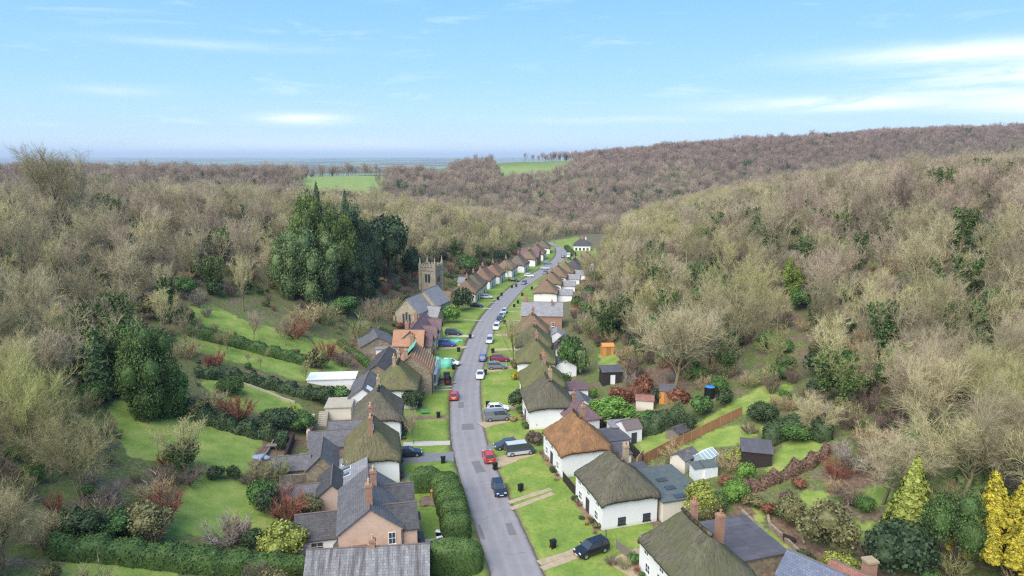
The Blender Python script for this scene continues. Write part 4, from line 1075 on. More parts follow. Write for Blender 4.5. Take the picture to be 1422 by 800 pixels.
MB().box(-.45, .45, -.05, 0, 0, 1.9).build('door', M_GREENP, o, (-1.0, 2.1, 0), pi)
gable('', None, (-.4, 4.4, 0), pi/2, 5.2, 3.6, 2.4, 1.3, M_SLATE, M_STONE, parent=o)
outb(472, 598, 4.2, pi/2, 9.4, 5.0, 2.6, 1.6, M_SLATE, M_PINK, 'long pink walled outbuilding with slate roof behind the mossy cottage', name='pink_outbuilding')
outb(483, 584, 4.2, pi/2, 6, 4.5, 2.6, 1.5, M_SLATE, M_PINK, 'small slate hipped outbuilding beside a wooden deck', name='small_outbuilding')
o = outb(461, 660, 4.2, 0, 6.0, 4.0, 2.5, 1.7, M_SLATED, M_PINK, 'mossy slate outbuilding with pale gable beside the rust coloured shrub', name='gabled_outbuilding')
gable('', None, (.6, 5.6, -.2), pi/2, 7.5, 3.2, 2.0, 1.0, M_SLATE, M_STONE, parent=o)
p = P(472, 559, 2.6); shed('cream flat roofed garden room behind the grey thatched cottage', p, left_rz(p.y), 5, 4.5, 2.5, .3, M_STONEP, M_CREAM, 'flat', name='garden_room', cat='garden room')
o = outb(508, 527, 5.2, 0, 11, 6.0, 3.0, 2.2, M_SLATE, M_WHITE, 'slate wing with white gable behind the reroofed row', name='slate_wing', cat='extension')
MB().box(-.9, .9, -1.2, 1.2, 0, .06).move(Matrix.Translation((-3.6, -1.6, 4.25)) @ Matrix.Rotation(.63, 4, 'X')).build('roof_light', M_PLASTW, o)
outb(532, 494, 4.6, 0, 14, 5.4, 2.8, 1.8, M_SLATED, M_STONE, 'long dark roofed range strewn with builders materials', name='dark_range')
outb(521, 462, 5.0, .35, 10, 8, 3.0, 2.0, M_SLATE, M_STONE, 'broad grey green roofed barn below the churchyard', name='broad_barn')
p = P(537, 478, 3.6); shed('pale flat roofed extension beside the chimney of the building site', p, left_rz(p.y)+.2, 6, 5, 3.2, .2, M_SLATEP, M_WHITE, 'flat', name='flat_extension', cat='extension')
p = P(462, 521, 1.8); shed('low white flat roof wedge against the terraced garden', p, .1, 9.5, 4.5, 1.6, .1, M_PLASTW, M_WHITE, 'flat', name='white_annexe', cat='annexe')
# house being reroofed
p = P(574, 486, 8.2); rz = left_rz(p.y)
bs = gable('reroofed_house', 'stone house being reroofed with bare orange battens and green sheeting', p, rz, 9.5, 8.2, 4.8, 3.6, M_TILEO, M_STONE, cat='house')
chimney(bs, 3.6, .6, 7, 10.6, 1.3, .9, M_BRICKR, 3); chimney(bs, -4.2, 1.0, 6, 9.6, .7, .7, M_BRICKY, 1)
MB().box(-3.0, 2.6, 2.0, 2.06, 0, 3.2).move(Matrix.Translation((0, 0, 6.2)) @ Matrix.Rotation(.72, 4, 'X')).build('sheeting', M_TARPG, bs)
m = MB()
for i in range(9): m.box(-4.9, 4.9, -.04, .04, -.03, .03).move(Matrix.Translation((0, -.7-i*.42, 8.45-i*.37)), len(m.v)-8)
m.build('battens', M_WOODT, bs)
sc_ = MB()
for x in (-5, -2.5, 0, 2.5, 5):
    sc_.bar((x, -5.2, 0), (x, -5.2, 5.8), .04); sc_.bar((x, -4.5, 0), (x, -4.5, 5.8), .04)
for z in (2.3, 4.6, 5.6): sc_.bar((-5.2, -5.2, z), (5.2, -5.2, z), .04)
for z in (2.2, 4.5): sc_.box(-5.1, 5.1, -5.1, -4.55, z-.05, z)
so = sc_.build('scaffolding', M_ALLOY, None, p, rz); tag(so, 'metal pole scaffolding along the front of the house being reroofed', 'scaffold')
# tiled almshouse row
p = Vector((float(xc(167))-14.8, 167, float(zs(167)))); al = gable('almshouse_row', 'long purple tiled stone row with projecting street gables below the church', p, left_rz(p.y), 21, 7.2, 3.8, 3.2, M_TILEP, M_ASHLAR, cat='almshouse')
for x in (-7.5, 0, 7.5):
    gable('', None, (x, -3.2, 0), pi/2, 3.6, 4.4, 3.6, 2.3, M_TILEP, M_ASHLAR, parent=al); window(al, x, -5.0, 1.0, 1.2, 1.4, 'f'); window(al, x, -5.0, 3.6, .9, 1.0, 'f')
chimney(al, -8.2, .8, 5.6, 9.0, 1.6, .9, M_BRICKR, 3); chimney(al, 3, .8, 5.6, 8.6, 1.0, .8, M_BRICKR, 2)
gable('', None, (-9.3, .2, 0), pi/2, 7, 4.4, 4.2, 3.1, M_TILEO, M_BRICKR, parent=al)

# ------------------------------------------------------------------ church
p = Vector((-25.6, 198.5, 0)); p.z = float(H(p.x, p.y)); crz = left_rz(p.y)-.25
cu = empty('church', p, crz, 'stone parish church with pale slate roofs and a pinnacled tower', 'church')
gb = p.z
gable('', None, (-7.5, 0, 0), 0, 9, 7.4, 5.0, 3.9, M_SLATEP, M_ASHLAR, parent=cu, base=-4)
gable('', None, (1.5, -.8, 0), 0, 9, 8.4, 5.4, 4.2, M_SLATEP, M_ASHLAR, parent=cu, base=-4)
gable('', None, (-5.5, -5.2, 0), pi/2, 4.2, 4.0, 3.4, 2.4, M_SLATEP, M_ASHLAR, parent=cu, base=-4)
wn_ = MB()
for k in (-1, 0, 1): wn_.box(-12.09, -12.0, k*.95-.33, k*.95+.33, 1.6, 4.6+.5*(k == 0))
e = wn_.build('east_window', M_GLASS, cu)
fr = MB()
for k in (-1.5, -.5, .5, 1.5): fr.box(-12.16, -12.0, k*.95-.12, k*.95+.12, 1.5, 4.8)
fr.box(-12.2, -12.0, -1.7, 1.7, 1.3, 1.49); fr.build('tracery', M_STONEP, e)
for sg in (-1, 1): MB().box(-12.5, -11.7, sg*3.8-.3, sg*3.8+.3, -4, 3.8).build('buttress', M_ASHLAR, cu)
tp = P(598.5, 369.5, 11.5); tw = cu.matrix_basis.inverted() @ Vector((tp.x, tp.y, tp.z))
tz = tp.z+11.5-gb
T = 2.75
tower = MB().box(-T, T, -T, T, -5, tz).build('tower', M_ASHLAR, cu, (tw.x, tw.y, 0))
m = MB(); m.box(-T-.15, T+.15, -T-.15, T+.15, tz-1.2, tz-1.0)
for k in range(5):
    q = -T+T*.4*k
    for sg in (-1, 1):
        m.box(q, q+T*.24, sg*T-.2, sg*T+.2, tz+.003, tz+.9); m.box(sg*T-.2, sg*T+.2, q+.02, q+T*.24, tz+.003, tz+.9)
m.build('battlements', M_ASHLAR, tower)
for sx_ in (-1, 1):
    for sy_ in (-1, 1):
        MB().box(sx_*T-.4, sx_*T+.4, sy_*T-.4, sy_*T+.4, -5, tz+1.2).build('buttress', M_ASHLAR, tower)
        MB().cyl(sx_*T, sy_*T, tz+1.2, tz+3.4, .36, .05, 6).build('pinnacle', M_STONEP, tower)
for sg, fc in ((-1, 'l'), (1, 'r')):
    m = MB().box(sg*(T+.04)-.04, sg*(T+.04)+.04, -.95, -.15, tz-5.2, tz-2.4).box(sg*(T+.04)-.04, sg*(T+.04)+.04, .15, .95, tz-5.2, tz-2.4).build('belfry_window', M_GLASS, tower)
for sg in (-1, 1):
    MB().box(-.95, -.15, sg*(T+.04)-.04, sg*(T+.04)+.04, tz-5.2, tz-2.4).box(.15, .95, sg*(T+.04)-.04, sg*(T+.04)+.04, tz-5.2, tz-2.4).build('belfry_window', M_GLASS, tower)

# narrow flower beds with low plants against the front walls
def front_bed(o, L, W, phrase, n=6, side=-1):
    o.rotation_euler.z; c, s_ = cos(o.rotation_euler.z), sin(o.rotation_euler.z)
    def wp(x, y): return Vector((o.location.x+c*x-s_*y, o.location.y+s_*x+c*y, float(zs(o.location.y+s_*x+c*y))+.12))
    v = []
    for k in range(13):
        x = -L/2+L*k/12
        for y in (-W/2-.05, -W/2-.85-.2*sin(k*2.3)): q = wp(x, y); v.append((q.x, q.y, q.z))
    f = [[2*i, 2*i+1, 2*i+3, 2*i+2] for i in range(12)]
    tag(link('flower_bed', mesh_np('flower_bed', v, np.array(f), M_MUD)), kind='structure')
    for k in range(n):
        x = -L/2+L*(k+.5+RND.uniform(-.3, .3))/n
        if abs(x+L*.02) < .7: continue
        BEDS.append((wp(x, -W/2-.5), RND.choice(['dark', 'tred', 'tbrown', 'olive', 'laurel', 'tstraw']), RND.uniform(.7, 1.3), f'low plant against the front wall of the {phrase}', f'plants along the {phrase}'))
BEDS = []
for i, ph in ((0, 'nearest thatched cottage'), (1, 'mossy cottage by the black car'), (2, 'orange-brown thatched cottage'), (3, 'olive thatched cottage by the round bush')):
    front_bed(RH[i], 10.5 if i == 0 else 9.3, 8.0, ph, 8)
for i, ph in ((0, 'green mossy left cottage'), (1, 'grey thatched left cottage'), (2, 'left cottage next to the building site')): front_bed(LH[i], 9.4, 7.6, ph, 6)
# ------------------------------------------------------------------ vehicles
def paint(name, c, rough=.28):
    m, nt, b = new_mat('paint '+name, rough, .5); b.inputs['Coat Weight'].default_value = .4; b.inputs['Coat Roughness'].default_value = .1
    f = noise(nt, coords(nt), 2.5, 4); setc(nt, b, mixc(nt, f, [x*.92 for x in c], [min(1, x*1.06) for x in c])); return m
PAINT = {k: paint(k, c) for k, c in dict(red=(.48, .035, .04), black=(.012, .013, .018), white=(.75, .75, .75), silver=(.50, .51, .53), grey=(.16, .17, .185), navy=(.016, .022, .045), blue=(.05, .10, .36), dark=(.05, .06, .075), maroon=(.26, .02, .04), sand=(.42, .41, .36), teal=(.10, .22, .24)).items()}
M_LAMP = plain('headlamp glass', (.75, .76, .78), .15, 0, .05); M_TAIL = plain('tail lamp glass', (.45, .02, .02), .2, 0, .1)
M_PLATE = plain('white number plate', (.75, .75, .72), .5, 0, .05); M_PLATEY = plain('yellow number plate', (.75, .58, .05), .5, 0, .05)
BODY = {
 'hatch': dict(L=4.1, W=1.76, belt=.95, roof=1.48, st=[(-1, .42, .80, .86), (-.95, .28, .97, .93), (-.55, .22, .98, 1), (.25, .22, .96, 1), (.62, .23, .90, .98), (.92, .28, .76, .90), (1, .40, .62, .78)], g0=-.93, g1=.44, r0=-.80, r1=.08),
 'saloon': dict(L=4.5, W=1.78, belt=.94, roof=1.43, st=[(-1, .42, .84, .84), (-.94, .28, .98, .92), (-.55, .22, .96, 1), (.25, .22, .95, 1), (.65, .23, .88, .98), (.93, .28, .74, .90), (1, .40, .60, .78)], g0=-.70, g1=.40, r0=-.42, r1=.06),
 'estate': dict(L=4.5, W=1.85, belt=1.08, roof=1.66, st=[(-1, .45, .95, .88), (-.97, .30, 1.08, .95), (-.5, .26, 1.08, 1), (.3, .26, 1.06, 1), (.65, .27, 1.00, .98), (.93, .32, .86, .92), (1, .44, .68, .80)], g0=-.96, g1=.46, r0=-.86, r1=.14),
 'van': dict(L=5.0, W=1.92, belt=1.18, roof=1.98, st=[(-1, .45, 1.12, .94), (-.985, .30, 1.18, .97), (-.5, .26, 1.18, 1), (.5, .26, 1.16, 1), (.72, .27, 1.08, .98), (.94, .32, .92, .92), (1, .44, .70, .82)], g0=-.975, g1=.74, r0=-.93, r1=.44)}
def car(kind, col, loc, rz, label, cat='car', group=None, name='parked_car', two=None, panel=False, roofcol=None):
    o = empty(name, loc, rz, label, cat, group); d = BODY[kind]; hl, hw = d['L']/2, d['W']/2; pm = PAINT[col]
    V, F = [], []
    for (t, z0, z1, wf) in d['st']:
        x = t*hl; w_ = hw*wf; zm = z0+(z1-z0)*.55
        V += [(x, -w_*.9, z0), (x, -w_, z0+.12), (x, -w_*1.0, zm), (x, -w_*.93, z1-.03), (x, -w_*.80, z1), (x, w_*.80, z1), (x, w_*.93, z1-.03), (x, w_*1.0, zm), (x, w_, z0+.12), (x, w_*.9, z0)]
    n = 10
    for i in range(len(d['st'])-1):
        F += [[i*n+j, i*n+(j+1) % n, (i+1)*n+(j+1) % n, (i+1)*n+j] for j in range(n)]
    F += [list(range(n)), list(range(len(V)-1, len(V)-n-1, -1))]
    gz, rz_ = d['belt']-.02, d['roof']; gw, rw = hw*.86, hw*.70 if kind != 'van' else hw*.82
    G = [(d['g0']*hl, gw, gz), (d['g1']*hl, gw, gz), (d['r1']*hl, rw, rz_), (d['r0']*hl, rw, rz_)]
    def side(sg, k=0): return [(x, sg*(y-k), z) for x, y, z in G]
    # roof skin and pillars belong to the painted body
    b = MB(); b.v = list(V); b.f = [list(f) for f in F]
    x0, x1 = d['r0']*hl-.04, d['r1']*hl+.05
    b.poly([(x0, -rw, rz_-.02), (x1, -rw, rz_-.02), (x1, rw, rz_-.02), (x0, rw, rz_-.02)])
    k = len(b.v); b.v += [(x0, -rw-.02, rz_-.03), (x1, -rw-.02, rz_-.03), (x1, rw+.02, rz_-.03), (x0, rw+.02, rz_-.03), (x0+.15, -rw*.82, rz_+.04), (x1-.2, -rw*.82, rz_+.03), (x1-.2, rw*.82, rz_+.03), (x0+.15, rw*.82, rz_+.04)]
    b.f += [[k+4, k+5, k+6, k+7]]+[[k+i, k+(i+1) % 4, k+4+(i+1) % 4, k+4+i] for i in range(4)]
    for sg in (-1, 1):
        s = side(sg)
        b.bar(s[1], s[2], .05, 5); b.bar(s[0], s[3], .06, 5)
        for t in ((.42,) if kind in ('hatch', 'saloon') else (.35, .62)):
            a = Vector(s[0]).lerp(Vector(s[1]), t); c = Vector(s[3]).lerp(Vector(s[2]), t); b.bar(a, c, .05, 5)
    if panel:
        for sg in (-1, 1):
            s = side(sg, -.015); A, B_, C_, D_ = [Vector(q) for q in s]
            b.poly([A, A.lerp(B_, .42), D_.lerp(C_, .42), D_])
    body = b.build('body', pm, o, smooth=False, bevel=.03)
    g = MB(); s0, s1 = side(-1), side(1)
    g.poly(s0); g.poly(s1[::-1]); g.poly([s0[1], s1[1], s1[2], s0[2]]); g.poly([s0[0], s0[3], s1[3], s1[0]])
    g.build('windows', M_GLASS, o)
    for sx in (-.62, .62):
        for sg in (-1, 1):
            R = .33 if kind in ('hatch', 'saloon') else .37
            q = MB().cyl(0, 0, -.11, .11, R, R, 16).move(Matrix.Rotation(pi/2, 4, 'X')).build('wheel', M_RUBBER, o, (sx*hl, sg*(hw-.09), R))
            MB().cyl(0, 0, -.122, .122, R*.62, R*.62, 12).move(Matrix.Rotation(pi/2, 4, 'X')).build('rim', M_ALLOY, q)
    zl = .72 if kind in ('hatch', 'saloon') else .82
    for sg in (-1, 1):
        MB().box(hl*.925, hl*.965, sg*hw*.62-.17, sg*hw*.62+.17, zl-.07, zl+.07).build('headlight', M_LAMP, o)
        MB().box(-hl*1.004, -hl*.955, sg*hw*.70-.12, sg*hw*.70+.12, zl+.02, zl+.24).build('taillight', M_TAIL, o)
        MB().box(d['g1']*hl-.25, d['g1']*hl-.1, sg*(hw+.10)-.08, sg*(hw+.10)+.08, gz, gz+.14).build('mirror', pm, o)
    MB().box(hl*1.0, hl*1.0+.015, -.26, .26, .42, .53).build('number_plate', M_PLATE, o)
    MB().box(-hl*1.0-.015, -hl*1.0, -.26, .26, .55, .66).build('number_plate', M_PLATEY, o)
    if two:
        MB().box(-hl*.95, hl*.62, -hw-.012, hw+.012, .30, .82).build('lower_panel', PAINT[two], body); MB().box(x0+.1, x1-.15, -rw*.95, rw*.95, rz_+.03, rz_+.07).build('roof_panel', PAINT[two], body)
    return o
def road_z(p): return Vector((p.x, p.y, float(zs(p.y))))
def on_road(px, py): p = P(px, py, 0); return Vector((p.x, p.y, float(zs(p.y))+.01))
def on_lawn(px, py): p = P(px, py, .1); return Vector((p.x, p.y, float(zs(p.y))+.125))
def fwd(y): return street_dir(y)+pi/2          # local +x points down the street, away from the camera
def drv(kind, col, px, py, label, toward=True, turn=0, **k):
    p = on_road(px, py); return car(kind, col, p, fwd(p.y)+(pi if toward else 0)+turn, label, **k)
def prk(kind, col, px, py, nose, label, turn=0, **k):
    """nose: 'l' or 'r' across the street, 't' towards the camera, 'a' away"""
    p = on_lawn(px, py); a = {'l': pi/2, 'r': -pi/2, 't': pi, 'a': 0}[nose]
    return car(kind, col, p, fwd(p.y)+a+turn, label, **k)
drv('hatch', 'navy', 693, 683, 'dark hatchback driving up the road alone nearest the camera', True, name='car')
drv('hatch', 'red', 678.5, 638, 'red hatchback parked at the right road edge beside the campervan', False)
drv('hatch', 'red', 630.5, 553, 'bright red car parked alone at the left road edge', False, turn=0)
drv('saloon', 'white', 667, 524, 'white car parked at the right road edge behind the blue car', True)
drv('hatch', 'blue', 670.5, 500, 'blue hatchback parked at the right road edge', False)
drv('estate', 'silver', 680, 475.5, 'nearest silver car of the row parked up the right road edge', True)
for (px, py, kd, c, lb) in [(689.5, 457, 'estate', 'white', 'white car second in the row parked up the right road edge'), (693.5, 446.5, 'hatch', 'navy', 'dark blue car third in the row parked up the right road edge'),
                        (696.5, 441, 'hatch', 'silver', 'silver car fourth in the row parked up the right road edge'), (700, 435, 'hatch', 'silver', 'farthest silver car of the row parked up the right road edge')]:
    drv(kd, c, px, py, lb, True, group='cars parked nose to tail along the right road edge')
prk('estate', 'black', 821, 768, 'l', 'black car parked on the track in front of the mossy thatched cottage', turn=.30)
prk('van', 'dark', 722, 630, 'r', 'silver and dark campervan parked on the gravel next to a dark hatchback', turn=.10, two='silver')
prk('hatch', 'dark', 702, 622, 'l', 'dark grey hatchback parked right beside the campervan', turn=.15)
prk('van', 'grey', 691, 583, 'r', 'grey panel van parked in front of a white car', turn=.10, panel=True, cat='van', name='parked_van')
prk('hatch', 'white', 692, 570.5, 'r', 'white hatchback parked behind the grey van', turn=.05)
prk('estate', 'grey', 690.5, 512, 'r', 'grey estate car parked across the lawn beside the maroon car', turn=.12)
prk('estate', 'maroon', 695, 501.5, 'r', 'maroon estate car parked across the lawn beside the grey car', turn=0)
prk('saloon', 'navy', 567, 633, 'r', 'dark blue car at the end of the tarmac drive by the mossy cottage', turn=0)
prk('estate', 'dark', 629.5, 465, 'r', 'dark estate car on the drive below the church', turn=0)
prk('estate', 'blue', 621, 480.5, 'r', 'blue car parked in front of the tiled almshouses', turn=0)
prk('hatch', 'white', 626, 507, 'r', 'white car half under the green tarpaulin', turn=-.15)
prk('saloon', 'black', 662, 426.5, 'r', 'black car on the pale path by the dark churchyard tree', turn=0)
prk('hatch', 'silver', 676, 414.5, 'r', 'silver car parked by the buff thatched cottage', turn=0)
prk('saloon', 'black', 713.5, 391, 'r', 'black car parked before the far white cottages')
drv('hatch', 'grey', 727.5, 394.5, 'grey car on the road near the far white cottages', True)
prk('hatch', 'white', 735, 384.5, 'r', 'white car parked on the lawn near the far white cottages')
prk('hatch', 'silver', 757, 374, 'r', 'silver car parked before the third farthest left cottage')
drv('hatch', 'grey', 757, 380.5, 'dull grey car just before the road bends', True)
prk('hatch', 'teal', 760.5, 367, 'r', 'teal car parked before the second farthest left cottage')
drv('hatch', 'dark', 782, 358.5, 'dark car on the road at the far bend', False)
drv('van', 'white', 789.5, 357.5, 'white van at the roadside at the far bend', True, cat='van', name='parked_van')
drv('hatch', 'black', 790.5, 361.5, 'black car just in front of the far white van', True)

# tractor
def tractor(px, py):
    p = on_lawn(px, py); o = empty('tractor', p, fwd(p.y)-pi/2+pi, 'old dark tractor with a front loader parked on the left lawn', 'tractor')
    m = MB().box(-.3, 1.6, -.38, .38, .75, 1.35).box(1.2, 1.62, -.3, .3, .5, .75); m.build('bonnet', PAINT['maroon'], o, bevel=.05)
    m = MB()
    for x, y in ((-1.5, -.6), (-1.5, .6), (-.3, -.6), (-.3, .6)): m.bar((x, y, .9), (x*.93, y*.9, 2.35), .05)
    m.box(-1.55, -.2, -.68, .68, 2.35, 2.45).build('cab', M_BLACK, o); MB().box(-1.35, -.35, -.54, .54, 1.3, 2.34).build('windows', M_GLASS, o)
    MB().box(-1.45, -.35, -.45, .45, .6, 1.28).build('seat', M_BLACK, o)
    for x, y, r, w_ in ((-1.1, -.8, .72, .4), (-1.1, .8, .72, .4), (1.15, -.7, .48, .3), (1.15, .7, .48, .3)):
        q = MB().cyl(0, 0, -w_/2, w_/2, r, r, 18).move(Matrix.Rotation(pi/2, 4, 'X')).build('wheel', M_RUBBER, o, (x, y, r)); MB().cyl(0, 0, -w_/2-.01, w_/2+.01, r*.5, r*.5, 12).move(Matrix.Rotation(pi/2, 4, 'X')).build('rim', PAINT['maroon'], q)
    m = MB().bar((.2, -.55, 1.3), (2.2, -.55, .5), .07).bar((.2, .55, 1.3), (2.2, .55, .5), .07).box(2.1, 2.6, -.8, .8, .15, .55); m.build('loader', M_BLACK, o)
tractor(615, 533)

# wheelie bins
def bin_(p, rz, label, lid=None, group=None):
    o = empty('wheelie_bin', p, rz, label, 'bin', group)
    V = [(-.25, -.27, .08), (.25, -.27, .08), (.25, .27, .08), (-.25, .27, .08), (-.29, -.36, 1.0), (.29, -.36, 1.0), (.29, .36, 1.0), (-.29, .36, 1.0)]
    m = MB(); m.v = list(V); m.f = [[3, 2, 1, 0], [4, 5, 6, 7], [0, 1, 5, 4], [1, 2, 6, 5], [2, 3, 7, 6], [3, 0, 4, 7]]; m.build('body', M_BLACK, o)
    m = MB(); m.box(-.31, .31, -.40, .38, 1.003, 1.05); k = len(m.v); m.v += [(-.28, -.3, 1.052), (.28, -.3, 1.052), (.28, .34, 1.052), (-.28, .34, 1.052), (-.2, -.2, 1.1), (.2, -.2, 1.1), (.2, .25, 1.1), (-.2, .25, 1.1)]; m.f += [[k+4, k+5, k+6, k+7]]+[[k+i, k+(i+1) % 4, k+4+(i+1) % 4, k+4+i] for i in range(4)]
    m.bar((-.25, .44, .98), (.25, .44, .98), .025); m.build('lid', lid or M_BLACK, o)
    for sg in (-1, 1): MB().cyl(0, 0, -.03, .03, .11, .11, 10).move(Matrix.Rotation(pi/2, 4, 'Y')).build('wheel', M_RUBBER, o, (sg*.27, .27, .11))
    return o
BINS = [(768, 761, 'black wheelie bin on the lawn beside the black parked car', None), (723, 682, 'black wheelie bin on the lawn before the orange-brown thatched cottage', None),
 (687.5, 652, 'black wheelie bin at the kerb right behind the red hatchback', None), (615.5, 643, 'black wheelie bin between the tarmac drive and the long hedge', None),
 (609, 580, 'black wheelie bin alone on the left lawn near the bench', None), (609.5, 748, 'wheelie bin with white lid farther from the big front hedge block', 1), (610.5, 757, 'wheelie bin with white lid next to the big front hedge block', 1),
 (677.5, 565, 'black wheelie bin beside the white hatchback and grey van', None), (678.7, 510, 'black wheelie bin at the front of the grey estate car', None), (682.5, 501, 'black wheelie bin at the front of the maroon car', None),
 (684.5, 490, 'black wheelie bin on the sandy strip behind the maroon car', None), (674, 520, 'black wheelie bin at the kerb beside the white saloon', None), (701, 450, 'black wheelie bin beside the row of parked cars', None),
 (630, 513, 'black wheelie bin in front of the green tarpaulin', None), (637, 488.5, 'black wheelie bin in front of the blue car', None), (653, 470, 'black wheelie bin on the white slabs of the dark estate car drive', None),
 (696.5, 411, 'black wheelie bin on the left verge nearest the silver car', None), (691.7, 416.5, 'black wheelie bin at the edge of the path of the silver car', None),
 (714, 427, 'black wheelie bin on the right lawn before the chapel house, nearer one', None), (719.3, 421.5, 'black wheelie bin on the right lawn before the chapel house, farther one', None),
 (725.3, 411, 'black wheelie bin close to the road beyond the chapel house', None), (738.5, 402, 'black wheelie bin near the second cottage beyond the chapel house', None),
 (711, 400, 'black wheelie bin below the black car near the far cottages', None), (717, 398.5, 'black wheelie bin between black and grey far cars', None)]
for px, py, lb, lid in BINS:
    p = on_lawn(px, py); bin_(p, fwd(p.y)+RND.uniform(-.4, .4), lb, M_PLASTW if lid else None)

# ------------------------------------------------------------------ drives and garden paths over the lawns
M_PATCH = plain('patched tarmac', (.175, .155, .152), .85, 0, .25, 3)
def drive(name, a, b_, wd, mat, dz=.115):
    pa, pb = on_lawn(*a), on_lawn(*b_); n = max(2, int((pb-pa).length)); d = (pb-pa); d.z = 0; d.normalize(); nr = Vector((-d.y, d.x, 0)); v = []
    for i in range(n+1):
        q = pa.lerp(pb, i/n); w_ = wd*(1+.10*sin(i*1.3+a[0])+.06*sin(i*2.9))
        sg = .18*sin(i*.7+a[1])*0
        for k in (-.5, .5):
            r = q+nr*(w_*k+sg); v.append((r.x, r.y, float(zs(r.y))+dz))
    f = [[2*i, 2*i+1, 2*i+3, 2*i+2] for i in range(n)]
    o = link(name, mesh_np(name, v, np.array(f), mat)); tag(o, kind='structure')
for a, b_, wd, m in [((752, 790), (842, 757), 1.0, M_GRAVEL), ((748, 782), (815, 760), 1.0, M_GRAVEL), ((709, 707), (768, 685), .9, M_GRAVEL), ((706, 698), (765, 679), .9, M_GRAVEL), ((684, 645), (735, 627), 3.0, M_GRAVEL), ((676, 622), (730, 614), 1.6, M_TARMAC),
        ((668, 591), (712, 580), 2.6, M_GRAVEL), ((672, 566), (716, 566), 2.2, M_GRAVEL), ((678, 515), (724, 508), 2.2, M_GRAVEL), ((680, 502), (724, 499), 2.2, M_GRAVEL), ((684, 486), (726, 484), 2.0, M_GRAVEL), ((689, 466), (722, 463), 2.2, M_GRAVEL),
        ((702, 446), (722, 445), .9, M_STONEP), ((705, 433), (729, 431.5), .9, M_STONEP), ((710, 427.5), (730, 427), .7, M_STONEP), ((725, 413), (742, 413), .7, M_STONEP), ((741, 396), (752, 397), 1.6, M_GRAVEL),
        ((630, 634), (556, 637), 3.4, M_TARMAC), ((633, 657), (558, 662), 1.3, M_TARMAC), ((625, 615), (560, 617), 1.8, M_PAVE), ((623, 579), (563, 581), 1.6, M_MUD), ((628, 541), (578, 542), .7, M_STONEP), ((628, 537), (580, 538), .7, M_STONEP),
        ((633, 531), (600, 534), 1.2, M_GRAVEL), ((640, 504), (600, 508), 2.4, M_GRAVEL), ((648, 482), (610, 484), 2.0, M_GRAVEL), ((658, 467), (622, 466), 2.2, M_PAVE), ((671, 445.5), (644, 444), .8, M_STONEP), ((683, 428.5), (656, 427), 1.3, M_PAVE), ((691, 420.5), (664, 420), .8, M_STONEP), ((695, 416), (672, 415.5), .9, M_PAVE),
        ((706, 405), (686, 403), .7, M_STONEP), ((719, 397), (700, 395), .9, M_STONEP), ((735, 388), (714, 388), 1.0, M_STONEP), ((747, 381), (724, 381), 1.0, M_STONEP), ((762, 372), (742, 372), 1.0, M_STONEP), ((768, 368), (750, 367), 1.0, M_STONEP),
        ((625, 748), (590, 752), 1.0, M_PAVE), ((860, 792), (900, 770), 4.0, M_GRAVEL)]:
    drive('drive' if wd > 1.5 else 'path', a, b_, wd, m)
for a, b_, wd in [((712, 742), (706, 726), .9), ((668, 655), (660, 640), 1.4), ((650, 596), (649, 588), 2.2), ((672, 748), (665, 728), .35), ((640, 566), (640, 558), 1.0)]:
    drive('road_patch', a, b_, wd, M_PATCH, .045)
strip('road', [P(778, 346), P(771, 342), P(766, 339), P(758, 336.5)], 4.0, m_asph, .15)
# bare patches worn into the verge
for (px, py, r) in [(838, 745, 1.4), (760, 777, 1.2), (716, 712, 1.2), (600, 577, 1.5), (600, 525, 2.0), (612, 520, 1.6)]:
    pass

